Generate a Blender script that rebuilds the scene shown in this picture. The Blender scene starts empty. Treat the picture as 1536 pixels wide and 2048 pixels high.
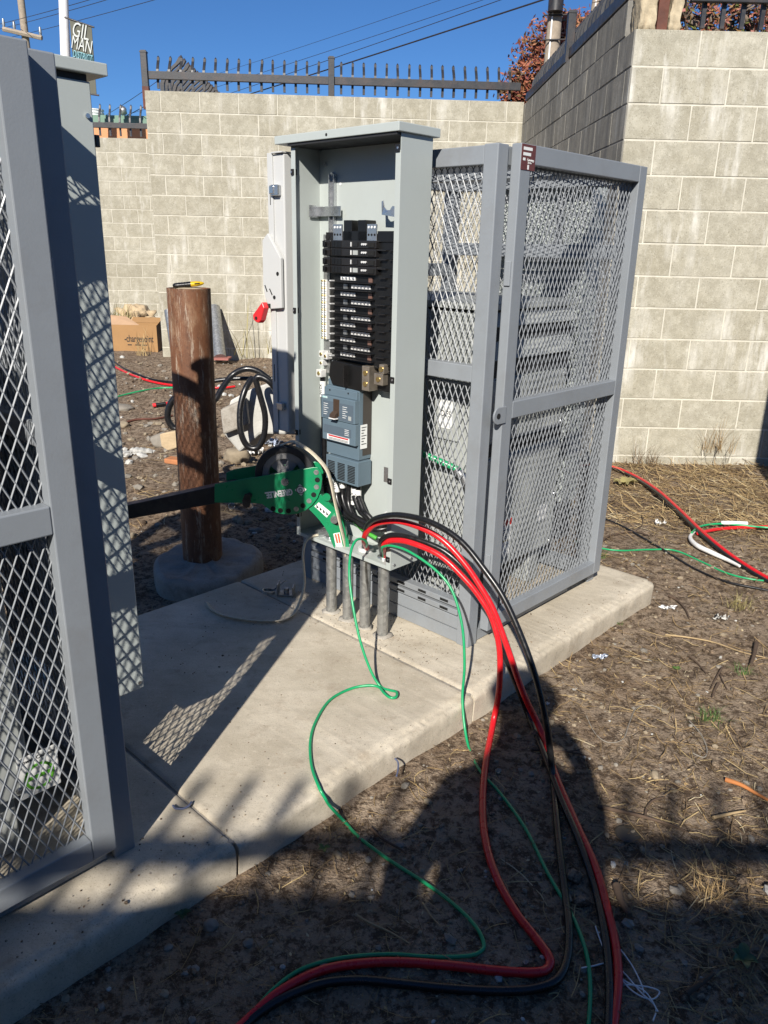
import bpy, bmesh, math, random
import numpy as np
from mathutils import Vector, Matrix, noise
R=math.radians
random.seed(7)
scn=bpy.context.scene
COL=scn.collection
# ------------------------------------------------------------------ camera
CH=1.28; FPX=1548.0; TH=R(18.75); RO=R(1.28)
cd=bpy.data.cameras.new('camera'); cam=bpy.data.objects.new('camera',cd); COL.objects.link(cam)
cd.sensor_fit='VERTICAL'; cd.sensor_height=24.0; cd.sensor_width=18.0; cd.lens=24.0*FPX/2048.0
cd.clip_start=0.01; cd.clip_end=800
cam.matrix_world=Matrix.Translation((0,0,CH))@Matrix.Rotation(math.pi/2-TH,4,'X')@Matrix.Rotation(RO,4,'Z')
scn.camera=cam
# ------------------------------------------------------------------ world and sun
AZ=R(13.4); EL=R(33.0)
wd=bpy.data.worlds.new('World'); scn.world=wd; wd.use_nodes=True
nt=wd.node_tree; bg=nt.nodes['Background']
sk=nt.nodes.new('ShaderNodeTexSky'); sk.sky_type='NISHITA'; sk.sun_disc=False
sk.sun_elevation=EL; sk.sun_rotation=R(180)+AZ; sk.air_density=0.8; sk.dust_density=0.0; sk.ozone_density=10.0
hs=nt.nodes.new('ShaderNodeHueSaturation'); hs.inputs['Saturation'].default_value=1.04; nt.links.new(sk.outputs[0],hs.inputs['Color']); nt.links.new(hs.outputs[0],bg.inputs[0]); bg.inputs[1].default_value=0.070
sd=bpy.data.lights.new('sun','SUN'); sd.energy=5.0; sd.angle=R(0.53); sd.color=(1.0,0.95,0.87)
so=bpy.data.objects.new('sun',sd); COL.objects.link(so)
LD=Vector((math.sin(AZ)*math.cos(EL),math.cos(AZ)*math.cos(EL),-math.sin(EL)))
so.rotation_euler=LD.to_track_quat('-Z','Y').to_euler(); so.location=(-3,-8,9)
vs=scn.view_settings; vs.view_transform='Standard'; vs.look='None'; vs.gamma=1.0; vs.use_curve_mapping=False; vs.exposure=0.55
scn.render.engine='CYCLES'

# ------------------------------------------------------------------ frames and picture measurements
PHI=R(46.67); CU,SU=math.cos(PHI),math.sin(PHI)
OX,OY=0.2935,2.3462                      # near corner of the cage beside the panel: origin of the pad frame (s,t)
def W(s,t,z=0.0): return Vector((OX+s*CU-t*SU,OY+s*SU+t*CU,z))
def ray(x,y):
    cr,sr=math.cos(RO),math.sin(RO); a,b=x-768,y-1024
    u=(cr*a+sr*b)/FPX; v=(-sr*a+cr*b)/FPX
    c,s=math.cos(TH),math.sin(TH)
    return Vector((u,c-v*s,-s-v*c))
CP=Vector((0,0,CH))
def onz(x,y,z=0.0): r=ray(x,y); return CP+r*((z-CH)/r.z)
def ony(x,y,Y): r=ray(x,y); return CP+r*(Y/r.y)
def ST(p): d=p-Vector((OX,OY,0)); return Vector((d.x*CU+d.y*SU,-d.x*SU+d.y*CU,p.z))
def ons(x,y,s): # point of the vertical plane at pad coordinate s
    r=ray(x,y); n=Vector((CU,SU,0)); o=Vector((OX,OY,0)); return ST(CP+r*((s-n.dot(CP-o))/n.dot(r)))
def ont(x,y,t):
    r=ray(x,y); n=Vector((-SU,CU,0)); o=Vector((OX,OY,0)); return ST(CP+r*((t-n.dot(CP-o))/n.dot(r)))
def onv(x,y,p,q): # point of the vertical plane through ground points p and q
    d=(q-p); n=Vector((-d.y,d.x,0)).normalized(); r=ray(x,y); return CP+r*(n.dot(p-CP)/n.dot(r))
def sm(a,b,x):
    x=max(0,min(1,(x-a)/(b-a))); return x*x*(3-2*x)
def gz(x,y):
    h=-0.092-0.035*sm(3.2,4.8,y)*sm(0.3,1.2,x)+0.11*sm(4.2,8.6,y)*(1-sm(0.2,1.6,x))
    h+=0.05*sm(2.9,4.2,y)*(1-sm(-0.5,0.6,x))*(0.5+noise.noise(Vector((x*1.3,y*1.3,3))))
    a=0.012+0.03*sm(3.0,4.5,y)*(1-sm(-0.2,1.0,x))
    h+=a*noise.noise(Vector((x*3.1,y*3.1,0)))+0.006*noise.noise(Vector((x*11,y*11,5)))+0.004*noise.noise(Vector((x*27,y*27,9)))
    return h
def ong(x,y): # where a picture point meets the ground
    z=-0.13
    for _ in range(6): p=onz(x,y,z); z=gz(p.x,p.y)
    return Vector((p.x,p.y,z))

# ------------------------------------------------------------------ mesh helpers
OFF={}
class MB:
    def __init__(s): s.v=[];s.f=[];s.sm=[];s.mi=[];s.cm=0
    def add(s,vs,fs,smooth=False):
        b=len(s.v); s.v+=[tuple(p) for p in vs]
        for f in fs: s.f.append(tuple(i+b for i in f)); s.sm.append(smooth); s.mi.append(s.cm)
        return s
    def box(s,x0,x1,y0,y1,z0,z1,M=None):
        vs=[Vector((x,y,z)) for z in(z0,z1) for y in(y0,y1) for x in(x0,x1)]
        if M: vs=[M@p for p in vs]
        return s.add(vs,[(0,2,3,1),(4,5,7,6),(0,1,5,4),(2,6,7,3),(0,4,6,2),(1,3,7,5)])
    def prism(s,pts,off):
        "closed outline (list of 3D points) pushed along vector off"
        n=len(pts); a=[Vector(p) for p in pts]; b=[p+Vector(off) for p in a]
        fs=[tuple(range(n)),tuple(range(2*n-1,n-1,-1))]+[(i,i+n,(i+1)%n+n,(i+1)%n) for i in range(n)]
        return s.add(a+b,fs)
    def tube(s,pts,r,n=8,cap=True,smooth=True,flat=None):
        pts=[Vector(p) for p in pts]; m=len(pts); vs=[]
        rr=r if isinstance(r,(list,tuple)) else [r]*m
        up=None
        for i in range(m):
            d=(pts[min(i+1,m-1)]-pts[max(i-1,0)])
            if d.length<1e-9: d=Vector((0,0,1))
            d.normalize()
            if up is None:
                up=Vector((0,0,1)) if abs(d.z)<0.9 else Vector((1,0,0))
            a=d.cross(up)
            if a.length<1e-6: a=d.cross(Vector((0.3,1,0.2)))
            a.normalize(); b=a.cross(d); up=b
            for k in range(n):
                t=2*math.pi*k/n
                ka,kb=(rr[i],rr[i]) if flat is None else (rr[i],rr[i]*flat)
                vs.append(pts[i]+a*(math.cos(t)*ka)+b*(math.sin(t)*kb))
        fs=[(i*n+k,i*n+(k+1)%n,(i+1)*n+(k+1)%n,(i+1)*n+k) for i in range(m-1) for k in range(n)]
        s.add(vs,fs,smooth)
        if cap: s.add(vs[:n],[tuple(range(n-1,-1,-1))]); s.add(vs[-n:],[tuple(range(n))])
        return s
    def cyl(s,p,q,r,n=16,r2=None,smooth=True): return s.tube([p,q],[r,r if r2 is None else r2],n,True,smooth)
    def ring(s,c,ax,ri,ro,h,n=24):
        ax=Vector(ax).normalized(); a=ax.orthogonal().normalized(); b=ax.cross(a); c=Vector(c); vs=[]
        for k in range(n):
            d=a*math.cos(2*math.pi*k/n)+b*math.sin(2*math.pi*k/n)
            vs+=[c+d*ri,c+d*ro,c+d*ro+ax*h,c+d*ri+ax*h]
        fs=[]
        for k in range(n):
            j=(k+1)%n
            for q in range(4): fs.append((k*4+q,k*4+(q+1)%4,j*4+(q+1)%4,j*4+q))
        return s.add(vs,fs,False)
    def blob(s,c,r,seed=0,amp=0.25,sub=2,freq=1.6,sq=(1,1,1),smooth=True):
        bm=bmesh.new(); bmesh.ops.create_icosphere(bm,subdivisions=sub,radius=1)
        vs=[]
        for v in bm.verts:
            p=v.co.copy(); k=1+amp*noise.noise(p*freq+Vector((seed*3.7,seed*1.3,seed)))*1.6
            vs.append(Vector(c)+Vector((p.x*k*r*sq[0],p.y*k*r*sq[1],p.z*k*r*sq[2])))
        fs=[tuple(x.index for x in f.verts) for f in bm.faces]; bm.free()
        return s.add(vs,fs,smooth)
    def mesh(s,name,mats,off=(0,0,0)):
        o=Vector(off); me=bpy.data.meshes.new(name)
        me.from_pydata([tuple(Vector(p)-o) for p in s.v],[],s.f)
        me.polygons.foreach_set('use_smooth',s.sm)
        for m in (mats if isinstance(mats,(list,tuple)) else [mats]): me.materials.append(m)
        if any(s.mi): me.polygons.foreach_set('material_index',s.mi)
        bm=bmesh.new(); bm.from_mesh(me); bmesh.ops.recalc_face_normals(bm,faces=bm.faces); bm.to_mesh(me); bm.free()
        me.update(); return me
    def build(s,name,mat,parent=None,bevel=0,seg=2,label=None,off=None):
        o=OFF[parent.name] if parent else (off or (0,0,0))
        ob=bpy.data.objects.new(name,s.mesh(name,mat,o)); COL.objects.link(ob)
        if parent: ob.parent=parent; OFF[ob.name]=o
        else: ob.location=o; OFF[ob.name]=o
        if bevel: addbevel(ob,bevel,seg)
        if label: ob['label']=label
        return ob
def addbevel(ob,w,seg=2):
    m=ob.modifiers.new('bevel','BEVEL'); m.width=w; m.segments=seg; m.limit_method='ANGLE'; m.angle_limit=R(40); m.harden_normals=False
def tag(o,label,cat,group=None,kind=None):
    if label: o['label']=label
    if cat: o['category']=cat
    if group: o['group']=group
    if kind: o['kind']=kind
    return o
def thing(name,label,cat,off=(0,0,0),pad=False,group=None):
    "Empty at the base; off is given in pad coordinates when pad is set, else in world coordinates"
    o=bpy.data.objects.new(name,None); COL.objects.link(o); o.empty_display_size=0.1
    if pad: o.location=W(*off); o.rotation_euler=(0,0,PHI)
    else: o.location=off
    OFF[o.name]=tuple(off); tag(o,label,cat,group); return o
def struct(ob): ob['kind']='structure'; return ob
def spline(pts,n=8,closed=False):
    pts=[Vector(p) for p in pts]; out=[]; m=len(pts)
    for i in range(m-1):
        p0=pts[max(i-1,0)];p1=pts[i];p2=pts[i+1];p3=pts[min(i+2,m-1)]
        for k in range(n):
            t=k/n; out.append(0.5*((2*p1)+(p2-p0)*t+(2*p0-5*p1+4*p2-p3)*t*t+(3*p1-p0-3*p2+p3)*t**3))
    out.append(pts[-1]); return out
def copytree(o,parent=None):
    c=o.copy(); COL.objects.link(c); c.parent=parent
    for ch in o.children: copytree(ch,c)
    return c
def text(name,body,size,mat,parent,org,right,up,depth=0.0006,squash=1.0,align='CENTER',bold=0.0,width=None):
    "flat lettering as a mesh: org in the parent's frame, right and up directions of the writing"
    cu=bpy.data.curves.new('t','FONT'); cu.body=body; cu.size=size; cu.align_x=align; cu.align_y='CENTER'; cu.extrude=depth; cu.resolution_u=3; cu.offset=bold
    to=bpy.data.objects.new('t',cu); COL.objects.link(to); bpy.context.view_layer.update()
    dg=bpy.context.evaluated_depsgraph_get(); me=bpy.data.meshes.new_from_object(to.evaluated_get(dg))
    bpy.data.objects.remove(to); bpy.data.curves.remove(cu)
    if width: xs_=[v.co.x for v in me.vertices]; squash=width/(max(xs_)-min(xs_))
    r=Vector(right).normalized(); u=Vector(up); u=(u-r*u.dot(r)).normalized(); n=r.cross(u)
    M=Matrix(((r.x*squash,u.x,n.x,0),(r.y*squash,u.y,n.y,0),(r.z*squash,u.z,n.z,0),(0,0,0,1)))
    me.transform(Matrix.Translation(Vector(org)-Vector(OFF[parent.name]))@M)
    me.materials.clear(); me.materials.append(mat); me.name=name
    ob=bpy.data.objects.new(name,me); COL.objects.link(ob); ob.parent=parent; OFF[ob.name]=OFF[parent.name]; return ob

# ------------------------------------------------------------------ materials
MT={}
def nd(nt,t,**k):
    n=nt.nodes.new(t)
    for a,b in k.items():
        if a.startswith('i_'):
            key=a[2:]; key=int(key) if key.isdigit() else key.replace('_',' '); n.inputs[key].default_value=b
        else: setattr(n,a,b)
    return n
def ramp(nt,src,stops):
    n=nt.nodes.new('ShaderNodeValToRGB'); e=n.color_ramp.elements
    while len(e)<len(stops): e.new(0.5)
    for i,(p,c) in enumerate(stops):
        e[i].position=p; c=c if isinstance(c,(tuple,list)) else (c,c,c); e[i].color=(*c[:3],1)
    nt.links.new(src,n.inputs[0]); return n.outputs[0]
def mixc(nt,fac,a,b,mode='MIX'):
    n=nt.nodes.new('ShaderNodeMix'); n.data_type='RGBA'; n.blend_type=mode
    for sock,val in ((n.inputs[0],fac),(n.inputs[6],a),(n.inputs[7],b)):
        if isinstance(val,bpy.types.NodeSocket): nt.links.new(val,sock)
        elif isinstance(val,(int,float)): sock.default_value=val if sock.type=='VALUE' else (val,val,val,1)
        else: sock.default_value=(*val[:3],1)
    return n.outputs[2]
def math_(nt,op,a,b=0.0,clamp=False):
    n=nt.nodes.new('ShaderNodeMath'); n.operation=op; n.use_clamp=clamp
    for i,v in enumerate((a,b)):
        if isinstance(v,bpy.types.NodeSocket): nt.links.new(v,n.inputs[i])
        else: n.inputs[i].default_value=v
    return n.outputs[0]
def noi(nt,co,scale,detail=4,rough=0.6,dist=0.0):
    n=nd(nt,'ShaderNodeTexNoise'); n.inputs['Scale'].default_value=scale; n.inputs['Detail'].default_value=detail; n.inputs['Roughness'].default_value=rough; n.inputs['Distortion'].default_value=dist
    nt.links.new(co,n.inputs['Vector']); return n.outputs[0]
def scaled(nt,co,sc):
    n=nd(nt,'ShaderNodeMapping'); n.inputs['Scale'].default_value=sc; nt.links.new(co,n.inputs['Vector']); return n.outputs[0]
def newmat(name):
    m=bpy.data.materials.new(name); m.use_nodes=True; nt=m.node_tree; b=nt.nodes['Principled BSDF']; MT[name]=m
    co=nd(nt,'ShaderNodeTexCoord').outputs['Object']
    return m,nt,b,co
def bump(nt,b,h,strength=0.3,dist=0.01):
    n=nd(nt,'ShaderNodeBump'); n.inputs['Strength'].default_value=strength; n.inputs['Distance'].default_value=dist
    nt.links.new(h,n.inputs['Height']); nt.links.new(n.outputs[0],b.inputs['Normal'])
def pm(name,col,rough=0.5,metal=0.0,var=0.12,vs=6.0,bs=0,bd=0.001,dirt=None,dirtamt=0.5,dirts=3.0,spec=0.5,worldco=False):
    "plain painted or moulded surface: slight tone drift, optional grime, optional fine relief"
    m,nt,b,co=newmat(name)
    n=noi(nt,co,vs,5,0.65)
    c=mixc(nt,ramp(nt,n,[(0.25,0.0),(0.75,1.0)]),tuple(x*(1-var) for x in col),tuple(min(1,x*(1+var)) for x in col))
    if dirt:
        d=ramp(nt,noi(nt,co,dirts,6,0.75),[(0.48,0.0),(0.72,1.0)])
        c=mixc(nt,math_(nt,'MULTIPLY',d,dirtamt),c,dirt)
    nt.links.new(c,b.inputs['Base Color'])
    b.inputs['Metallic'].default_value=metal; b.inputs['Specular IOR Level'].default_value=spec
    rr=ramp(nt,noi(nt,co,vs*2.3,4,0.6),[(0.3,max(0,rough-0.08)),(0.7,min(1,rough+0.1))]); nt.links.new(rr,b.inputs['Roughness'])
    if bs: bump(nt,b,noi(nt,co,bs,4,0.6),0.5,bd)
    return m
def emit_free(): pass
def gpos(nt): return nd(nt,'ShaderNodeNewGeometry').outputs['Position']
def blockmat(name,lo,hi,white,streak=0.6,grey=None):
    m,nt,b,_=newmat(name); P=gpos(nt)
    oi=nd(nt,'ShaderNodeObjectInfo').outputs['Random']
    n=noi(nt,P,3.0,6,0.7); c=mixc(nt,ramp(nt,n,[(0.3,0.0),(0.7,1.0)]),lo,hi)
    c=mixc(nt,ramp(nt,oi,[(0.0,0.0),(1.0,0.28)]),c,tuple(x*0.72 for x in lo))
    # pores and sand grain
    nm=noi(nt,P,11,5,0.75); c=mixc(nt,ramp(nt,nm,[(0.42,0.45),(0.60,0.0)]),c,tuple(x*0.70 for x in lo)); nl=noi(nt,P,26,4,0.7); c=mixc(nt,ramp(nt,nl,[(0.55,0.0),(0.70,0.35)]),c,tuple(min(1,x*1.22) for x in hi))
    g=noi(nt,P,110,3,0.75); c=mixc(nt,ramp(nt,g,[(0.32,0.7),(0.44,0.0)]),c,tuple(x*0.42 for x in lo))
    g2=noi(nt,P,120,2,0.6); c=mixc(nt,ramp(nt,g2,[(0.60,0.0),(0.72,0.35)]),c,tuple(min(1,x*1.35) for x in hi))
    # lime runs
    st=noi(nt,scaled(nt,P,(7,7,1.3)),1.0,5,0.65); pa=noi(nt,P,1.7,3,0.6)
    f=math_(nt,'MULTIPLY',ramp(nt,st,[(0.52,0.0),(0.70,1.0)]),ramp(nt,pa,[(0.42,0.0),(0.62,streak)]))
    c=mixc(nt,f,c,white)
    if grey:
        s2=noi(nt,scaled(nt,P,(9,9,0.7)),1.0,5,0.7); c=mixc(nt,ramp(nt,s2,[(0.4,0.0),(0.68,0.75)]),c,grey)
    nt.links.new(c,b.inputs['Base Color']); b.inputs['Roughness'].default_value=0.95; b.inputs['Specular IOR Level'].default_value=0.2
    h=mixc(nt,0.6,noi(nt,P,160,3,0.7),noi(nt,P,45,4,0.7)); bump(nt,b,h,0.55,0.004)
    return m
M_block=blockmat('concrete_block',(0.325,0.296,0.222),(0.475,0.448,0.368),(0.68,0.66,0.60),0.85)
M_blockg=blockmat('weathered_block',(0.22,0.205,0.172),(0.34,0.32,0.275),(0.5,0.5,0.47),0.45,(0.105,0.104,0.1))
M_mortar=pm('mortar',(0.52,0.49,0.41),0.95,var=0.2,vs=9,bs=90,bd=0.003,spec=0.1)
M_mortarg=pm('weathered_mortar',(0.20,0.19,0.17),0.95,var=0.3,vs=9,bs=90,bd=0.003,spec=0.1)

def groundmat():
    m,nt,b,_=newmat('bare_dirt'); P=gpos(nt)
    n1=noi(nt,P,1.1,5,0.65); n2=noi(nt,P,6.5,6,0.7); n3=noi(nt,P,38,5,0.75); n4=noi(nt,P,140,3,0.7)
    c=mixc(nt,ramp(nt,n1,[(0.35,0.0),(0.65,1.0)]),(0.205,0.142,0.092),(0.31,0.232,0.162))
    c=mixc(nt,ramp(nt,n2,[(0.40,0.0),(0.62,0.8)]),c,(0.37,0.29,0.21))
    c=mixc(nt,ramp(nt,n3,[(0.42,0.9),(0.54,0.0)]),c,(0.07,0.046,0.030))
    c=mixc(nt,ramp(nt,n4,[(0.60,0.0),(0.72,0.7)]),c,(0.50,0.43,0.33))
    v=nd(nt,'ShaderNodeTexVoronoi'); v.feature='DISTANCE_TO_EDGE'; v.inputs['Scale'].default_value=7.0
    wp=mixc(nt,0.35,P,nd(nt,'ShaderNodeTexNoise').outputs[1],'ADD'); nt.links.new(wp,v.inputs['Vector'])
    cr=ramp(nt,v.outputs[0],[(0.0,1.0),(0.022,0.0)])
    cm=math_(nt,'MULTIPLY',cr,ramp(nt,noi(nt,P,1.6,2,0.5),[(0.52,0.0),(0.62,0.45)]))
    c=mixc(nt,cm,c,(0.045,0.034,0.026))
    nt.links.new(c,b.inputs['Base Color']); b.inputs['Roughness'].default_value=0.97; b.inputs['Specular IOR Level'].default_value=0.15
    h=mixc(nt,0.55,n3,n4); h=mixc(nt,0.35,h,n2); h=mixc(nt,math_(nt,'MULTIPLY',cm,0.6),h,(0,0,0)); bump(nt,b,h,1.0,0.03)
    return m
M_dirt=groundmat()
def concmat(name,a,bc,stain):
    m,nt,b,_=newmat(name); P=gpos(nt)
    n1=noi(nt,P,2.6,6,0.7); c=mixc(nt,ramp(nt,n1,[(0.38,0.0),(0.62,1.0)]),tuple(x*0.9 for x in a),bc)
    n2=noi(nt,P,9,6,0.75); c=mixc(nt,ramp(nt,n2,[(0.54,0.0),(0.68,0.6)]),c,stain); n7=noi(nt,P,34,5,0.8); c=mixc(nt,ramp(nt,n7,[(0.58,0.0),(0.70,0.55)]),c,tuple(x*0.55 for x in a)); n8=noi(nt,P,55,4,0.7); c=mixc(nt,ramp(nt,n8,[(0.60,0.0),(0.72,0.5)]),c,tuple(min(1,x*1.25) for x in bc))
    n5=noi(nt,scaled(nt,P,(3,12,3)),1.3,5,0.7); c=mixc(nt,ramp(nt,n5,[(0.35,0.35),(0.55,0.0)]),c,tuple(x*0.72 for x in a))
    g=noi(nt,P,260,2,0.6); c=mixc(nt,ramp(nt,g,[(0.32,0.6),(0.42,0.0)]),c,tuple(x*0.5 for x in a))
    v=nd(nt,'ShaderNodeTexVoronoi'); v.inputs['Scale'].default_value=14; nt.links.new(P,v.inputs['Vector'])
    c=mixc(nt,ramp(nt,v.outputs[0],[(0.03,0.35),(0.07,0.0)]),c,tuple(x*0.45 for x in stain))
    nt.links.new(c,b.inputs['Base Color']); b.inputs['Roughness'].default_value=0.9; b.inputs['Specular IOR Level'].default_value=0.25
    bump(nt,b,mixc(nt,0.5,noi(nt,P,120,4,0.7),n2),0.35,0.004); return m
M_slab=concmat('pad_concrete',(0.47,0.41,0.315),(0.58,0.515,0.41),(0.30,0.24,0.175))
M_foot=concmat('footing_concrete',(0.30,0.27,0.23),(0.40,0.37,0.32),(0.17,0.14,0.11))
M_rubble=concmat('broken_concrete',(0.42,0.41,0.38),(0.55,0.54,0.5),(0.22,0.2,0.18))

# ------------------------------------------------------------------ ground
def ground():
    xs=[-400,-120,-40,-15,-8]+[ -5+0.25*i for i in range(12)]+[-2+0.03*i for i in range(167)]+[3.0+0.25*i for i in range(1,17)]+[8,15,40,120,400]
    ys=[-400,-120,-40,-15,-8,-4,-2,-1]+[-0.5+0.1*i for i in range(11)]+[0.6+0.028*i for i in range(190)]+[5.92+0.15*i for i in range(1,52)]+[16,22,40,120,400]
    xs=sorted(set(round(x,4) for x in xs)); ys=sorted(set(round(y,4) for y in ys)); nx=len(xs)
    v=[(x,y,gz(x,y) if abs(x)<9 and -1<y<15 else (-0.127 if y<15 else 0.015)) for y in ys for x in xs]
    f=[(j*nx+i,j*nx+i+1,(j+1)*nx+i+1,(j+1)*nx+i) for j in range(len(ys)-1) for i in range(nx-1)]
    mb=MB(); mb.add(v,f,True); return struct(mb.build('ground',M_dirt))
GROUND=ground()

# ------------------------------------------------------------------ equipment pad: three pours with a worn rounded front lip
def slab(s0,s1,seed):
    mb=MB(); n=int((s1-s0)/0.007); tb=1.0; prof=[(tb,-0.2),(tb,-0.012),(tb-0.012,0.0),(0.4,0.0),(-0.15,0.0),(-0.168,0.0),(-0.171,-0.0035),(-0.184,-0.0045),(-0.192,-0.0075),(-0.1965,-0.014),(-0.1975,-0.024),(-0.1965,-0.05),(-0.194,-0.09),(-0.192,-0.2)]
    rows=[]; m=len(prof)
    for i in range(n+1):
        s=s0+(s1-s0)*i/n; e=min(s-s0,s1-s); rnd=max(0,1-e/0.012)
        ce=0
        if s1>0.5 and s1-s<0.03: ce=0.03-math.sqrt(max(0,0.03**2-(0.03-(s1-s))**2))   # rounded free corner
        row=[]
        for j,(t,z) in enumerate(prof):
            w=0
            if j>=5 and j<=9: w=0.0022*noise.noise(Vector((s*34,j*0.9,seed)))+0.0015*noise.noise(Vector((s*9,j,seed+4)))+0.0042*noise.noise(Vector((s*75,j*2.0,seed+7)))
            if j>=10 and j<13: w=0.004*noise.noise(Vector((s*13,j*1.4,seed+9)))
            zz=z+(w if 5<=j<=8 else 0)-(0.004*rnd*rnd if 2<=j<=8 else 0)
            row.append((s,t+(w if j>=8 else 0)+(ce if t<0 else 0),zz))
        rows+=row
    fs=[(i*m+j,(i+1)*m+j,(i+1)*m+j+1,i*m+j+1) for i in range(n) for j in range(m-1)]
    mb.add(rows,fs,True); mb.add(rows[:m],[tuple(range(m))]); mb.add(rows[-m:],[tuple(range(m))])
    return mb
pad=bpy.data.objects.new('concrete_pad',None); COL.objects.link(pad); pad.location=W(0,0,0); pad.rotation_euler=(0,0,PHI); OFF[pad.name]=(0,0,0); struct(pad)
for a,b_,sd_ in ((-0.213,1.02,1),(-1.092,-0.221,2),(-2.75,-1.101,3)): slab(a,b_,sd_).build('slab_pour',M_slab,pad)
gr=MB().box(-0.225,-0.209,-0.18,0.98,-0.19,-0.006).box(-1.106,-1.087,-0.18,0.98,-0.19,-0.007).build('joint_fill',M_foot,pad)

# ------------------------------------------------------------------ block walls
BM_,BMH=[],[]
def blockmesh(L,seed):
    bm=bmesh.new(); bmesh.ops.create_cube(bm,size=1)
    bmesh.ops.scale(bm,vec=(L,0.19,0.194),verts=bm.verts)
    bmesh.ops.bevel(bm,geom=[e for e in bm.edges if all(v.co.y<0 for v in e.verts)],offset=0.003,segments=1,affect='EDGES')
    for v in bm.verts:
        v.co.z+=0.0012*noise.noise(Vector((v.co.x*40+seed*9,v.co.z*40,seed))); v.co.x+=0.0012*noise.noise(Vector((v.co.z*50,seed*7,v.co.x*20)))
    me=bpy.data.meshes.new('block'); bm.to_mesh(me); bm.free(); return me
for k in range(4): BM_.append(blockmesh(0.3975,k)); BMH.append(blockmesh(0.1945,k+10))
def matmesh(me,mat):
    c=me.copy(); c.materials.clear(); c.materials.append(mat); return c
BSET={}
for key,mat in (('a',M_block),('g',M_blockg)): BSET[key]=([matmesh(x,mat) for x in BM_],[matmesh(x,mat) for x in BMH])
def wall(name,label,p,q,ztop,nc,key,phase,mort,skip=None,endcut=0.0):
    "p to q: the visible face line on the ground plan, seen side to the right of travel p->q; phase: metres from p to a joint of the top course"
    p=Vector((p[0],p[1],0)); q=Vector((q[0],q[1],0)); L=(q-p).length; ang=math.atan2(q.y-p.y,q.x-p.x)
    base=ztop-nc*0.2032
    o=thing(name,label,'wall',(p.x,p.y,base)); o.rotation_euler=(0,0,ang)
    OFF[o.name]=(0,0,0)
    MB().box(0.004,L-0.004,0.0035,0.184,-0.3,(nc-1)*0.2032-0.006).box(0.004,L-0.004-endcut,0.0035,0.184,(nc-1)*0.2032-0.006,nc*0.2032-0.006).build('mortar',mort,o)
    full,half=BSET[key]
    for c in range(nc):
        z=(nc-1-c)*0.2032+0.1016; x=phase%0.4064+(0.2032 if c%2 else 0)-0.4064
        if x>0: x-=0.4064
        while x<L:
            a,b=max(x,0.0),min(x+0.4064,L-(endcut if c==0 else 0)); w=b-a
            if w>0.06 and not(skip and skip(c,a,b)):
                ob=bpy.data.objects.new('block',random.choice(full if w>0.25 else half)); COL.objects.link(ob); ob.parent=o
                nom=0.4064 if w>0.25 else 0.2032
                ob.location=((a+b)/2,0.095+random.uniform(-0.0015,0.0015),z); ob.scale=((w-0.009)/(nom-0.009),1,1)
            x+=0.4064
    return o
# right-hand wall facing the camera, the wall running away behind the cage, the wall at the back, and the one further left
RWX,RWY=1.449,5.35
WR=wall('block_wall','pale concrete block wall facing the camera on the right, behind the open cage',(RWX,RWY),(4.3,5.37),2.571,14,'a',0.40,M_mortar)
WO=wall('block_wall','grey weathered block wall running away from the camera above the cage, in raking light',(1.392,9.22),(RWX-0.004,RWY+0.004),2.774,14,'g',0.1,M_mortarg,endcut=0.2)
WB=wall('block_wall','pale concrete block wall across the back behind the brown steel pole',(-2.60,9.04),(1.40,9.22),2.80,15,'a',0.16,M_mortar)
WL=wall('block_wall','farther block wall at the left behind the cardboard box, smaller looking blocks',(-5.6,12.9),(-2.4,13.0),2.80,14,'a',0.22,M_mortar)
# broken corner of the back wall and the stuccoed stub on the right wall
M_stucco=pm('chipped_stucco',(0.42,0.35,0.24),0.95,var=0.3,vs=22,bs=60,bd=0.006,spec=0.1,dirt=(0.3,0.22,0.14),dirtamt=0.5,dirts=14)
def chunk(parent,x0,x1,y0,y1,z0,z1,seed):
    mb=MB(); n=7; vs=[]; bm=bmesh.new(); bmesh.ops.create_cube(bm,size=1); bmesh.ops.subdivide_edges(bm,edges=bm.edges,cuts=9,use_grid_fill=True)
    for v in bm.verts:
        k=Vector((x0+(v.co.x+.5)*(x1-x0),y0+(v.co.y+.5)*(y1-y0),z0+(v.co.z+.5)*(z1-z0)))
        k+=Vector([0.012*noise.noise(k*22+Vector((seed,i*7,0)))+0.010*noise.noise(k*60+Vector((seed,i*7,3))) for i in range(3)]); vs.append(k)
    fs=[tuple(w.index for w in f.verts) for f in bm.faces]; bm.free(); mb.add(vs,fs,True); return mb.build('stucco_stub',M_stucco,parent)
chunk(WR,0.02,0.12,0.01,0.18,14*.2032-0.01,14*.2032+0.30,1); chunk(WR,0.205,0.27,0.01,0.18,14*.2032-0.01,14*.2032+0.30,2)
chunk(WB,0.0,0.04,0.02,0.18,14*.2032-0.01,14*.2032+0.16,4)

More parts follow.
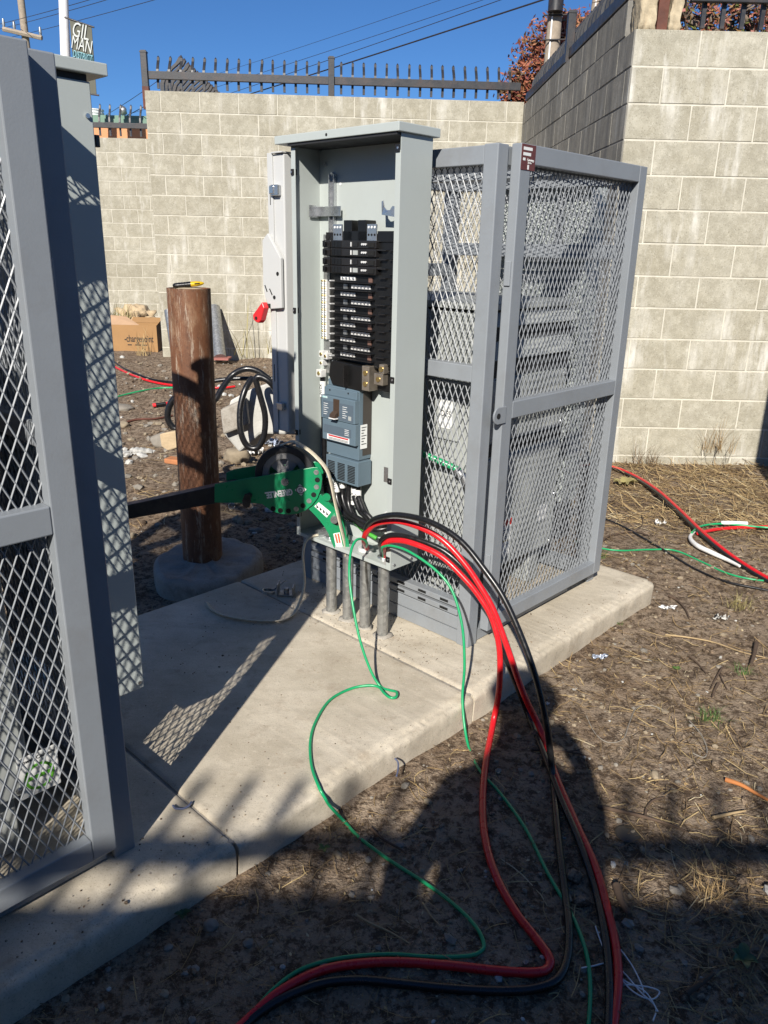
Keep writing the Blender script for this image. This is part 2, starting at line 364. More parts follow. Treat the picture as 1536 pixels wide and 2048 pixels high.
# ------------------------------------------------------------------ spiked iron fences
M_iron=pm('black_iron',(0.022,0.022,0.024),0.45,0.0,var=0.3,vs=8,dirt=(0.12,0.06,0.035),dirtamt=0.35,dirts=9,bs=60,bd=0.001)
M_rust=pm('rusted_steel',(0.10,0.033,0.020),0.75,0.0,var=0.35,vs=14,bs=50,bd=0.002)
def picketmesh(h,bow,a=0.0125):
    mb=MB(); prof=[(0,0),(0,h*0.42),(0.012*bow,h*0.56),(0.05*bow,h*0.72),(0.085*bow,h*0.84),(0.10*bow,h*0.94)]
    vs=[]
    for (d,z) in prof: vs+=[(-a,d-a,z),(a,d-a,z),(a,d+a,z),(-a,d+a,z)]
    vs.append((0,0.103*bow,h)); n=len(prof); fs=[(0,1,2,3)]
    for i in range(n-1):
        for k in range(4): fs.append((i*4+k,i*4+(k+1)%4,i*4+4+(k+1)%4,i*4+4+k))
    for k in range(4): fs.append(((n-1)*4+k,(n-1)*4+(k+1)%4,n*4))
    mb.add(vs,fs); return mb.mesh('picket',M_iron)
def fence(name,label,p,q,zw,h,bow,gap,posts,zr=0.115,rail=0.075,flip=1,x0=0.1,drop=None,cap=True,pw=0.0125):
    p=Vector((p[0],p[1],0)); q=Vector((q[0],q[1],0)); L=(q-p).length; ang=math.atan2(q.y-p.y,q.x-p.x)
    o=thing(name,label,'fence',(p.x,p.y,zw)); o.rotation_euler=(0,0,ang); OFF[o.name]=(0,0,0)
    MB().box(0,L,0.012,0.052,zr,zr+rail).build('rail',M_iron,o,0.004)
    me=picketmesh(h-0.04,bow*flip,pw); x=x0
    while x<L-0.02:
        ob=bpy.data.objects.new('picket',me); COL.objects.link(ob); ob.parent=o; ob.location=(x,0.066 if flip>0 else -0.004,0.035); ob.rotation_euler=(0,0,random.uniform(-.06,.06)); x+=gap
    for i,x in enumerate(posts):
        d=drop if (drop is not None and i==0) else 0.0
        po=MB().box(x-0.032,x+0.032,-0.012,0.052,d-0.002,h*0.96).build('post',M_iron,o,0.003)
        if cap: MB().box(x-0.036,x+0.036,-0.016,0.056,h*0.96,h*0.96+0.012).box(x-0.026,x+0.026,-0.006,0.046,h*0.96+0.012,h*0.96+0.022).build('post_cap',M_iron,po)
        if d<0: MB().box(x-0.0335,x+0.0335,-0.0135,0.0535,d-0.001,0.04).build('rusted_foot',M_rust,po)
    return o
FB=fence('iron_fence','black spiked iron fence along the top of the back wall',(-2.58,9.10),(1.36,9.28),2.802,0.37,0.95,0.1205,[-0.02,1.925],drop=-0.17)
FL=fence('iron_fence','dark spiked fence on the farther left wall in front of the orange building',(-5.5,12.95),(-2.7,13.05),2.80,0.50,1.0,0.155,[],zr=0.14)
FR=fence('iron_fence','curled iron fence going back from the left end of the back wall, tips close together',(-2.50,9.55),(-2.52,13.0),2.72,0.54,-2.2,0.16,[],zr=0.02,rail=0.04,flip=1,pw=0.022)
FO=fence('iron_fence','black spiked fence on the grey wall, seen steeply from below',(1.398,9.25),(1.451,5.55),2.776,0.37,0.9,0.1205,[1.95],zr=0.03,rail=0.075)
FG=fence('iron_fence','black spiked fence on top of the right wall at the top edge of the picture',(1.79,5.42),(4.3,5.44),2.573,0.62,1.2,0.1205,[],zr=0.165,rail=0.075)
rp=MB().box(RWX+0.135,RWX+0.198,5.39,5.45,2.568,3.05).build('fence_post',M_rust,None,0.003,off=(RWX+0.165,5.42,2.57)); tag(rp,'rust red steel fence post set in the broken corner of the right wall','post')
# ------------------------------------------------------------------ paints and metals
M_cage=pm('cage_paint',(0.225,0.243,0.262),0.42,0.0,var=0.07,vs=4,dirt=(0.16,0.15,0.14),dirtamt=0.35,dirts=5,bs=240,bd=0.0004)
M_meshp=pm('mesh_paint',(0.215,0.228,0.243),0.42,0.0,var=0.1,vs=10)
M_encl=pm('enclosure_paint',(0.40,0.432,0.412),0.40,0.0,var=0.03,vs=3,bs=300,bd=0.0002,dirt=(0.30,0.31,0.29),dirtamt=0.25,dirts=3)
M_disc=pm('switch_paint',(0.50,0.50,0.485),0.42,0.0,var=0.03,vs=3,bs=300,bd=0.0002)
def galv():
    m,nt,b,co=newmat('galvanized'); v=nd(nt,'ShaderNodeTexVoronoi'); v.inputs['Scale'].default_value=70; nt.links.new(co,v.inputs['Vector'])
    bw=nd(nt,'ShaderNodeRGBToBW'); nt.links.new(v.outputs['Color'],bw.inputs[0])
    n=noi(nt,scaled(nt,co,(60,60,6)),1.0,5,0.7)
    c=mixc(nt,ramp(nt,bw.outputs[0],[(0.2,0.0),(0.8,1.0)]),(0.30,0.305,0.30),(0.46,0.465,0.455)); c=mixc(nt,ramp(nt,n,[(0.45,0.0),(0.65,0.6)]),c,(0.22,0.215,0.19))
    nt.links.new(c,b.inputs['Base Color']); b.inputs['Metallic'].default_value=0.75
    nt.links.new(ramp(nt,n,[(0.3,0.30),(0.7,0.55)]),b.inputs['Roughness']); bump(nt,b,n,0.2,0.001); return m
M_galv=galv()
M_zinc=pm('zinc_plate',(0.55,0.56,0.57),0.28,0.9,var=0.12,vs=20)
M_alu=pm('tin_lug',(0.82,0.81,0.78),0.32,0.35,var=0.2,vs=60)
M_lugd=pm('dull_lug',(0.36,0.31,0.25),0.35,0.7,var=0.25,vs=50)
M_brass=pm('brass_screw',(0.60,0.46,0.20),0.3,0.9)
M_blackp=pm('black_plastic',(0.007,0.007,0.007),0.34,0.0,var=0.3,vs=20)
M_blackp2=pm('dark_plastic',(0.015,0.014,0.014),0.30,0.0,var=0.3,vs=20)
M_hole=pm('dark_opening',(0.004,0.004,0.004),0.9,0.0)
M_white=pm('white_label',(0.72,0.72,0.70),0.55,0.0,var=0.05)
M_ink=pm('black_ink',(0.012,0.012,0.012),0.6,0.0)
M_pvc=pm('grey_bushing',(0.55,0.55,0.54),0.45,0.0)

# expanded metal sheet: diamonds 23.5 x 52 mm, drawn as slim strands in the sheet plane (a,b) at depth c
def exmesh(mb,a0,a1,b0,b1,fn,SW=0.0238,LW=0.0525,w=0.0019,d=0.0017):
    nb=int((b1-b0)/(LW/2))+1; na=int((a1-a0)/SW)+1
    def strand(p,q):
        px,pz=p;qx,qz=q
        if max(px,qx)<a0 or min(px,qx)>a1: return
        def cl(x): return min(max(x,a0),a1)
        if px<a0 or px>a1 or qx<a0 or qx>a1:
            t=(cl(px)-px)/(qx-px) if qx!=px else 0; p2=(cl(px),pz+(qz-pz)*t); t2=(cl(qx)-px)/(qx-px) if qx!=px else 1; q=(cl(qx),pz+(qz-pz)*t2); p=p2; px,pz=p;qx,qz=q
        l=math.hypot(qx-px,qz-pz)
        if l<1e-4: return
        nx,nz=-(qz-pz)/l*w,(qx-px)/l*w
        vs=[(px+nx,pz+nz,0),(px,pz,d),(px-nx,pz-nz,0),(px,pz,-d),(qx+nx,qz+nz,0),(qx,qz,d),(qx-nx,qz-nz,0),(qx,qz,-d)]
        mb.add([fn(*v) for v in vs],[(0,1,5,4),(1,2,6,5),(2,3,7,6),(3,0,4,7)])
    for j in range(nb):
        z0=b0+j*LW/2; z1=min(z0+LW/2,b1)
        for i in range(na+1):
            x=a0+i*SW+(SW/2 if j%2 else 0)
            strand((x,z0),(x+SW/2,z1)); strand((x,z0),(x-SW/2,z1))
    return mb
S_AX=lambda t0:(lambda a,b,c:(a,t0+c,b))      # sheet across s at fixed t
T_AX=lambda s0:(lambda a,b,c:(s0+c,a,b))      # sheet across t at fixed s
Z_AX=lambda z0:(lambda a,b,c:(a,b,z0+c))      # roof sheet

CW=0.85; CHT=1.565
def cage(name,label):
    o=thing(name,label,'cage',(0,0,0),pad=True)
    P=0.05
    for (a,b) in ((0,0),(CW-P,0),(0,CW-P),(CW-P,CW-P)): MB().box(a,a+P,b,b+P,0.0,CHT).build('post',M_cage,o,0.003)
    def rail(*v): MB().box(*v).build('rail',M_cage,o,0.0025)
    # face with the panel board (s=0)
    for z0,z1 in ((1.512,CHT-0.003),(0.898,0.948),): rail(0.002,0.045,P,CW-P,z0,z1)
    rail(0.004,0.040,P,CW-P,0.052,0.098); MB().box(0.003,0.012,P,CW-P,0.004,0.050).build('kick_plate',M_cage,o)
    for z in (0.106,0.136):
        mb=MB().box(-0.004,0.032,P,CW-P,z,z+0.0205); k=mb.build('strut_channel',M_cage,o,0.002)
        for i in range(7): MB().box(-0.0055,-0.003,P+0.04+i*0.1,P+0.075+i*0.1,z+0.006,z+0.0145).build('slot',M_hole,k)
    exmesh(MB(),P-0.004,CW-P+0.004,0.90,1.52,T_AX(0.028)).build('mesh_sheet',M_meshp,o)
    exmesh(MB(),P-0.004,CW-P+0.004,0.10,0.905,T_AX(0.028)).build('mesh_sheet',M_meshp,o)
    # far side, back and roof
    s1=CW-0.045
    for z0,z1 in ((1.512,CHT-0.003),(1.262,1.312),(0.02,0.07)): rail(s1,CW-0.002,P,CW-P,z0,z1)
    exmesh(MB(),P-0.004,CW-P+0.004,0.06,1.52,T_AX(CW-0.028)).build('mesh_sheet',M_meshp,o)
    for z0,z1 in ((1.512,CHT-0.003),(1.178,1.228),(0.02,0.07)): rail(P,CW-P,CW-0.045,CW-0.002,z0,z1)
    exmesh(MB(),P-0.004,CW-P+0.004,0.06,1.52,S_AX(CW-0.028)).build('mesh_sheet',M_meshp,o)
    rail(P,CW-P,0.006,0.045,1.512,CHT-0.003)
    exmesh(MB(),0.02,CW-0.02,0.02,CW-0.02,Z_AX(1.540)).build('mesh_sheet',M_meshp,o)
    rail(0.40,0.44,P,CW-P,1.512,1.535)
    MB().box(0.062,0.66,0.010,0.045,0.003,0.046).build('base_rail',M_cage,o,0.002)
    # door standing proud of the front
    D0,D1,T0,T1,Z0,Z1,F=0.058,0.824,-0.036,-0.003,0.056,1.568,0.052
    d=MB().box(D0,D0+F,T0,T1,Z0,Z1).box(D1-F,D1,T0,T1,Z0,Z1).box(D0+F,D1-F,T0,T1,Z1-F,Z1).box(D0+F,D1-F,T0,T1,Z0,Z0+F).box(D0+F,D1-F,T0,T1,0.784,0.838).build('door',M_cage,o,0.0028)
    exmesh(MB(),D0+F-0.004,D1-F+0.004,0.83,Z1-F+0.006,S_AX(-0.010)).build('mesh_sheet',M_meshp,d)
    exmesh(MB(),D0+F-0.004,D1-F+0.004,Z0+F-0.006,0.79,S_AX(-0.010)).build('mesh_sheet',M_meshp,d)
    for z in (0.22,1.40): MB().cyl((D1+0.006,-0.018,z-0.03),(D1+0.006,-0.018,z+0.03),0.009,10).build('hinge',M_cage,d)
    for z in (0.30,1.22): MB().box(D0-0.0055,D0+0.0005,-0.03,-0.010,z-0.035,z+0.035).build('stop_plate',M_cage,d,0.002)
    return o,d
c1,d1=cage('mesh_cage','grey expanded metal cage beside the open panel board, its door on the right')
# lock staple with eye on the near stile of the door
mb=MB(); pts=[]
for k in range(13):
    a=math.pi/2+math.pi*k/12; pts.append((0.030+0.022*math.cos(a),-0.041,0.803+0.026*math.sin(a)))
pts=[(0.070,-0.041,0.777+0.052)]+pts+[(0.070,-0.041,0.777)]
mb.prism(pts,(0,0.006,0)); tb=mb.build('lock_tab',M_cage,d1,0.001); MB().cyl((0.030,-0.0425,0.803),(0.030,-0.0335,0.803),0.009,14).build('eye_hole',M_hole,tb)
M_plate=pm('maroon_plate',(0.115,0.035,0.032),0.5,0.0,var=0.2,vs=30)
pl=MB().box(0.060,0.128,-0.0375,-0.0358,1.500,1.566).build('data_plate',M_plate,d1,label='small maroon data plate with white lettering')
for a,b,z0,z1 in ((0.067,0.110,1.551,1.559),(0.067,0.104,1.537,1.545),(0.067,0.078,1.524,1.531),(0.091,0.098,1.502,1.514)): MB().box(a,b,-0.0381,-0.0374,z0,z1).build('printed_panel',M_white,pl)
text('printed_line','Cummings',0.010,M_white,pl,(0.104,-0.0381,1.5265),(1,0,0),(0,0,1),0.0003,0.8)
text('printed_line','Service',0.008,M_white,pl,(0.100,-0.0381,1.5195),(1,0,0),(0,0,1),0.0003,0.8)
c2=copytree(bpy.data.objects[c1.name]); c2.location=W(-1.262,-0.045,0); c2.rotation_euler=(0,0,PHI); c2.scale=(-1,1,1)
for ch in list(c2.children):
    for g in list(ch.children):
        if g.name.split('.')[0] in('data_plate','lock_tab'):
            for h in list(g.children): bpy.data.objects.remove(h)
            bpy.data.objects.remove(g)
tag(c2,'nearer grey expanded metal cage cut off by the left edge of the picture','cage')

# ------------------------------------------------------------------ cabinets inside the cages
M_cab=pm('cabinet_paint',(0.36,0.375,0.36),0.45,0.0,var=0.04,vs=3,dirt=(0.25,0.25,0.23),dirtamt=0.3,dirts=4)
M_louv=pm('louver_dark',(0.02,0.02,0.021),0.6)
def bolt(p,n,r,par,mat=None):
    p=Vector(p); n=Vector(n); MB().cyl(p,p+n*0.004,r*1.5,12).cyl(p+n*0.004,p+n*0.009,r,6,smooth=False).build('bolt',mat or M_zinc,par)
M_red=pm('red_print',(0.50,0.03,0.03),0.5); M_yel=pm('yellow_print',(0.65,0.45,0.05),0.5); M_green=pm('green_jacket',(0.012,0.30,0.115),0.33,0.0,var=0.08,vs=20)
def cabinet(label,a,b):
    F=0.14; cb=thing('power_cabinet',label,'cabinet',((a+b)/2,0.4,0.0),pad=True)
    MB().box(a,b,F,0.76,0.155,1.090).build('body',M_cab,cb,0.004)
    for p in(a+0.03,b-0.10): MB().box(p,p+0.07,F+0.03,0.73,0.003,0.155).build('foot',M_cab,cb,0.003)
    MB().box(a-0.006,b+0.006,F-0.018,0.766,1.100,1.122).build('top_lid',M_cab,cb,0.003); MB().box(a+0.02,b-0.02,F+0.012,0.74,1.090,1.100).build('vent_gap',M_louv,cb)
    for z0,z1 in((0.998,1.046),(0.876,0.938),(0.600,0.646)): MB().box(a+0.006,b-0.006,F-0.003,F+0.002,z0,z1).build('vent_slot',M_louv,cb)
    for z0,z1 in((1.046,1.089),(0.938,0.998)):
        MB().prism([(a+0.006,F-0.0005,z0+0.001),(a+0.006,F-0.030,z0+0.001),(a+0.006,F-0.030,z0+0.004),(a+0.006,F-0.0005,z1-0.001)],(b-a-0.012,0,0)).build('louver_hood',M_cab,cb,0.001)
    fp=MB().box(a+0.012,b-0.012,F-0.009,F-0.0005,0.165,0.592).build('access_panel',M_cab,cb,0.003)
    MB().box(a+0.012,b-0.012,F-0.009,F-0.0005,0.655,0.868).build('upper_panel',M_cab,cb,0.003)
    for p in(a+0.03,b-0.03):
        for z in(0.18,0.38,0.577,0.67,0.853): bolt((p,F-0.009,z),(0,-1,0),0.0055,cb)
    return cb,fp
cb,fp=cabinet('grey louvered power cabinet inside the cage behind the right mesh door',0.15,0.715)
wl=MB().box(0.29,0.405,0.1295,0.1312,0.20,0.345).build('warning_label',M_white,fp,label='white warning label with a red heading')
MB().box(0.29,0.405,0.1288,0.1296,0.318,0.344).build('red_heading',M_red,wl); MB().box(0.30,0.395,0.1288,0.1296,0.256,0.261).build('yellow_line',M_yel,wl)
for k in range(5): MB().box(0.298,0.39-0.012*(k%2),0.1288,0.1296,0.300-k*0.0085,0.3025-k*0.0085).build('printed_line',M_ink,wl)
MB().box(0.585,0.645,0.1295,0.1312,0.285,0.345).build('rating_label',M_white,fp)
sidep=MB().box(0.141,0.1505,0.20,0.70,0.18,0.60).build('side_panel',M_cab,cb,0.003)
MB().box(0.141,0.1505,0.20,0.70,0.66,0.86).build('side_panel',M_cab,cb,0.003)
lb=MB().box(0.1385,0.1410,0.225,0.285,0.70,0.80).build('white_notice',M_white,cb)
text('lettering','OFS',0.030,M_ink,lb,(0.138,0.255,0.75),(0,-1,0),(0,0,1),0.0003)
MB().tube(spline([(0.045,0.30,0.625),(0.07,0.25,0.608),(0.10,0.19,0.585),(0.115,0.16,0.572)],6),0.011,10).build('ground_sleeve',M_green,cb)
MB().tube(spline([(0.108,0.175,0.578),(0.120,0.15,0.55),(0.125,0.135,0.52)],6),[0.016]*13,10).build('sleeve_fitting',M_zinc,cb)
cb2,fp2=cabinet('grey bolted cabinet with a green and white sticker inside the left cage',-1.965,-1.40)
cb2.location=W(-1.6825-0.012,0.4-0.045,0)
k1,k2=ont(38,1560,0.083),ont(118,1530,0.083); lx0,lx1=k1.x+0.012,k2.x+0.012; lzc=(k1.z+k2.z)/2
lab=MB().box(lx0,lx1,0.1295,0.1312,lzc-0.05,lzc+0.05).build('sticker',M_white,fp2,label='white sticker with a green ring and lettering')
M_grn=pm('green_print',(0.10,0.34,0.03),0.5); lxc=(lx0+lx1)/2
MB().ring((lxc,0.1288,lzc-0.008),(0,1,0),0.026,0.032,0.0006,28).build('green_ring',M_grn,lab); MB().box(lxc-0.028,lxc+0.028,0.1286,0.1294,lzc-0.012,lzc-0.003).build('green_bar',M_grn,lab)
text('lettering','Power Conserv',0.0125,M_ink,lab,(lxc,0.1288,lzc+0.038),(1,0,0),(0,0,1),0.0003,0.95)

# ------------------------------------------------------------------ panel board enclosure
E0,E1,T0,T1,Z0,Z1=-0.185,-0.050,0.195,0.667,0.280,1.576; BK=-0.066
pb=thing('panel_board','tall open grey panel board full of black breakers fixed to the cage','electrical panel',(-0.12,0.43,0.28),pad=True)
MB().box(BK,E1,T0+0.001,T1-0.001,Z0+0.0005,Z1+0.008).build('back_plate',M_encl,pb,0.001)
def side(t0,t1,lip):
    mb=MB().box(E0,BK,t0,t1,Z0,Z1); return mb
sr_=MB().box(E0,E1-0.0005,T0,T0+0.002,Z0,Z1+0.0095).box(E0,E0+0.002,T0+0.002,T0+0.020,Z0,Z1-0.035).build('side_wall',M_encl,pb,0.0006)
sl_=MB().box(E0,E1-0.0005,T1-0.002,T1,Z0,Z1+0.0095).box(E0,E0+0.002,T1-0.020,T1-0.002,Z0,Z1-0.002).build('side_wall',M_encl,pb,0.0006)
MB().box(E0+0.003,BK-0.0005,T0+0.002,T1-0.002,Z0+0.010,Z0+0.012).box(E0,E0+0.003,T0+0.021,T1-0.021,Z0,Z0+0.012).build('bottom_plate',M_encl,pb,0.0005)
lid=MB().box(-0.206,-0.030,0.185,0.722,1.586,1.610).build('lid',M_encl,pb,0.002)
MB().box(-0.200,-0.0665,0.1975,0.6645,1.5785,1.586).build('lid_gasket',M_louv,lid)
MB().cyl((-0.2065,0.478,1.597),(-0.2035,0.478,1.597),0.0045,12).build('lid_hole',M_hole,lid)
for t,z in((0.202,1.546),(0.202,0.905),(0.202,0.585),(0.202,0.318),(0.660,1.505),(0.660,1.080),(0.660,0.665),(0.660,0.36)):
    cl=MB().box(E0-0.005,E0-0.001,t-0.005,t+0.011 if t<0.4 else t+0.004,z-0.009,z+0.009).box(E0-0.005,E0+0.012,t+0.0095 if t<0.4 else t-0.008,t+0.0115 if t<0.4 else t-0.006,z-0.009,z+0.009).build('cover_clip',M_blackp2,pb,0.001)
    MB().cyl((E0-0.006,t+0.001,z),(E0-0.0045,t+0.001,z),0.0032,10).build('clip_screw',M_zinc,cl)
for t,s in((0.1945,-0.17),(0.1945,-0.085)): MB().cyl((s,t,0.298),(s,t-0.004,0.298),0.0045,10).build('screw',M_zinc,pb)
for t,z in((0.635,0.37),(0.60,0.345)): MB().cyl((BK,t,z),(BK-0.0015,t,z),0.012,16).build('knockout',M_white,pb)
MB().cyl((BK,0.565,1.475),(BK-0.001,0.565,1.475),0.0045,12).build('mount_hole',M_white,pb)
MB().cyl((BK,0.60,1.505),(BK-0.008,0.60,1.505),0.006,10).cyl((BK,0.635,1.535),(BK-0.006,0.635,1.535),0.006,10).build('stud',M_zinc,pb)
# upright channel and the two hook brackets
ch=MB().box(BK-0.014,BK-0.0005,0.582,0.586,1.31,1.505).box(BK-0.014,BK-0.0005,0.604,0.608,1.31,1.505).box(BK-0.004,BK-0.0008,0.586,0.604,1.31,1.505).build('upright_channel',M_zinc,pb,0.0006)
br=MB().box(BK-0.019,BK-0.016,0.545,0.66,1.378,1.408).box(BK-0.052,BK-0.016,0.657,0.660,1.374,1.412).build('hook_bracket',M_zinc,pb,0.0006)
br2=MB().box(BK-0.040,BK-0.037,0.235,0.290,1.372,1.402)
br2.prism([(BK-0.040,0.290,1.372),(BK-0.046,0.335,1.378),(BK-0.046,0.337,1.415),(BK-0.045,0.331,1.418),(BK-0.044,0.327,1.400),(BK-0.043,0.318,1.391),(BK-0.042,0.306,1.391),(BK-0.041,0.297,1.402),(BK-0.040,0.290,1.402)],(0.003,0,0)).build('hook_bracket',M_zinc,pb,0.0004)
# breaker interior: backing pan, branch breakers, empty bus stations, rails
FR0=-0.125                                   # front plane of the interior
pan=MB().box(BK-0.020,BK-0.002,0.232,0.598,0.915,1.325).build('interior_pan',M_blackp,pb,0.002)
def bb(mb,t0,t1,z0,z1,d0,d1): return mb.box(-abs(d1),-abs(d0),t0,t1,z0,z1)
for i in range(4):
    z1=1.304-0.0245*i-(0.0035 if i>1 else 0); z0=z1-0.0232
    b_=MB().box(FR0+0.002,BK-0.02,0.345,0.585,z0,z1).build('branch_breaker',M_blackp2,pb,0.0015)
    MB().box(FR0-0.004,FR0+0.0025,0.548,0.583,z0+0.002,z1-0.002).build('shroud',M_blackp2,b_,0.001)
    MB().box(FR0-0.014,FR0-0.003,0.560,0.570,z0+0.006,z1-0.005).build('toggle',M_blackp,b_,0.001)
    for k in range(3): MB().box(FR0+0.0005,FR0+0.0021,0.500+k*0.015,0.513+k*0.015,z0+0.0025,z1-0.0025).build('face_panel',M_blackp,b_)
    MB().box(FR0-0.0005,FR0+0.0021,0.452,0.456,z0+0.005,z1-0.005).build('indicator',M_white if i%2 else M_alu,b_)
    MB().box(FR0-0.0003,FR0+0.0021,0.424,0.445,z0+0.005,z1-0.005).build('printed_face',M_cab if i%2 else M_blackp2,b_)
    for k in range(3): MB().cyl((FR0-0.001,0.405-k*0.008,z0+0.012),(FR0+0.004,0.405-k*0.008,z0+0.012),0.0034,8).build('terminal_screw',M_alu,b_)
    MB().box(FR0-0.001,FR0+0.0021,0.352,0.378,z0+0.004,z1-0.006).build('terminal_cavity',M_hole,b_)
zr=[1.188,1.1635]+[1.139-0.0242*k for k in range(9)]
for i,z in enumerate(zr):
    st=MB().box(FR0+0.022,BK-0.02,0.362,0.556,z-0.0105,z+0.0095).build('bus_station',M_blackp,pb,0.001)
    MB().box(FR0+0.002,FR0+0.030,0.362,0.560,z-0.0122,z-0.0105).build('divider_fin',M_blackp2,st)
    MB().box(FR0+0.006,FR0+0.022,0.553,0.562,z-0.0105,z-0.007).build('fin_tip',M_pvc,st)
    if i%2==0 or i<1:
        bar=MB().box(FR0+0.018,FR0+0.0225,0.452,0.520,z-0.0055,z+0.0065).build('bus_stab',M_alu,st,0.0008)
        for k in range(4): MB().cyl((FR0+0.0165,0.460+k*0.016,z+0.0005),(FR0+0.018,0.460+k*0.016,z+0.0005),0.0042,8).build('stab_screw',M_zinc,bar)
        MB().box(FR0+0.019,FR0+0.0225,0.377,0.393,z-0.008,z+0.007).build('copper_tab',pm('copper_tab',(0.30,0.17,0.13),0.4,0.6) if 'copper_tab' not in MT else MT['copper_tab'],st)
    else:
        bar=MB().box(FR0+0.018,FR0+0.0225,0.384,0.470,z-0.0055,z+0.0065).build('bus_stab',M_alu,st,0.0008)
        for k in range(5): MB().cyl((FR0+0.0165,0.392+k*0.016,z+0.0005),(FR0+0.018,0.392+k*0.016,z+0.0005),0.0042,8).build('stab_screw',M_zinc,bar)
        MB().box(FR0+0.0195,FR0+0.0225,0.489,0.508,z-0.008,z+0.007).build('dull_tab',M_galv,st)
# right-hand column of ribs with crossed webs
col=MB().box(FR0+0.016,BK-0.02,0.238,0.360,0.915,1.304).build('rib_column',M_blackp,pb,0.002)
for k in range(6):
    z=1.262-k*0.068
    mb=MB().box(FR0+0.006,FR0+0.018,0.245,0.292,z-0.0145,z-0.0125).box(FR0+0.006,FR0+0.018,0.245,0.292,z+0.0125,z+0.0145)
    for sgn in(-1,1):
        M_=Matrix.Translation((0,0.268,z))@Matrix.Rotation(sgn*R(29),4,'X'); mb.box(FR0+0.009,FR0+0.017,-0.027,0.027,-0.0007,0.0007,M_)
    mb.build('web_frame',M_blackp2,col)
for k in range(13): MB().box(FR0+0.004,FR0+0.018,0.306,0.345-(0.012 if k%2 else 0),1.275-k*0.027,1.278-k*0.027).build('rib',M_blackp2,col)
# line lugs and posts at the head
for t0 in (0.505,0.352):
    lg=MB().box(FR0+0.010,FR0+0.014,t0,t0+0.042,1.302,1.352).build('lug_plate',M_zinc,pb,0.001)
    for a in range(3):
        for b in range(2): MB().cyl((FR0+0.009,t0+0.008+a*0.013,1.343-b*0.022),(FR0+0.0105,t0+0.008+a*0.013,1.343-b*0.022),0.0036,10).build('lug_hole',M_hole if b else M_white,lg)
for t0,t1,z1 in ((0.462,0.500,1.364),(0.400,0.436,1.364),(0.400,0.505,1.332),(0.238,0.350,1.332)): MB().box(FR0+0.012,BK-0.003,t0,t1,1.300,z1).build('head_block',M_blackp,pb,0.0015)
hb=MB().box(FR0+0.012,BK-0.003,0.548,0.584,1.300,1.328).build('head_block',M_blackp2,pb,0.0015); MB().cyl((FR0+0.0105,0.575,1.314),(FR0+0.013,0.575,1.314),0.009,14).build('lug_bore',M_hole,hb)
MB().box(BK-0.022,BK-0.002,0.592,0.624,0.87,1.322).build('ground_strip',M_galv,pb,0.001)
MB().box(BK-0.018,BK-0.002,0.563,0.588,0.60,1.25).build('wire_channel',M_cage,pb,0.001)
nb=MB().box(BK-0.034,BK-0.022,0.594,0.622,0.985,1.180).build('neutral_bar',M_alu,pb,0.001)
for k in range(25):
    MB().cyl((BK-0.038,0.616,1.176-k*0.0078),(BK-0.033,0.616,1.176-k*0.0078),0.0032,8).cyl((BK-0.037,0.603,1.176-k*0.0078),(BK-0.033,0.603,1.176-k*0.0078),0.0032,8).build('bar_screw',M_zinc if k%3 else M_brass,nb)
nb2=MB().box(BK-0.044,BK-0.024,0.226,0.238,0.95,1.168).build('neutral_bar',M_alu,pb,0.001)
for k in range(26): MB().cyl((BK-0.048,0.232,1.163-k*0.0082),(BK-0.043,0.232,1.163-k*0.0082),0.0034,8).build('bar_screw',M_zinc,nb2)
for t,z,w in((0.612,0.935,0.022),(0.612,0.905,0.018),(0.624,0.868,0.026),(0.590,0.93,0.02)):
    l=MB().box(BK-0.046,BK-0.022,t-w/2,t+w/2,z-w/2,z+w/2).build('terminal_lug',M_alu,pb,0.0015); MB().cyl((BK-0.048,t,z),(BK-0.0455,t,z),w*0.27,10).build('lug_screw',M_brass,l)
# black barrier hood over the main breaker, right lug blocks
hood=MB(); hood.prism([(FR0-0.002,0.548,0.918),(FR0-0.002,0.556,0.872),(FR0-0.002,0.538,0.842),(FR0-0.002,0.40,0.836),(FR0-0.002,0.396,0.918),(FR0-0.002,0.53,0.924)],(0.055,0,0)); hood.build('barrier_hood',M_blackp,pb,0.002)
MB().box(FR0-0.020,FR0,0.462,0.4645,0.845,0.915).build('barrier_fin',M_blackp2,pb)
for t0,t1,z0,z1 in((0.362,0.395,0.842,0.922),(0.300,0.340,0.868,0.905),(0.296,0.318,0.905,0.935)):
    l=MB().box(FR0-0.004,BK-0.004,t0,t1,z0,z1).build('terminal_lug',M_lugd,pb,0.002)
    for zz in ((z0+z1)/2-(z1-z0)*0.22,(z0+z1)/2+(z1-z0)*0.22) if z1-z0>0.06 else ((z0+z1)/2,): MB().cyl((FR0-0.007,(t0+t1)/2,zz),(FR0-0.0035,(t0+t1)/2,zz),0.0085,12).build('lug_screw',M_brass,l)
MB().box(BK-0.04,BK-0.002,0.240,0.345,0.845,0.925).build('lug_base',M_blackp,pb,0.002)
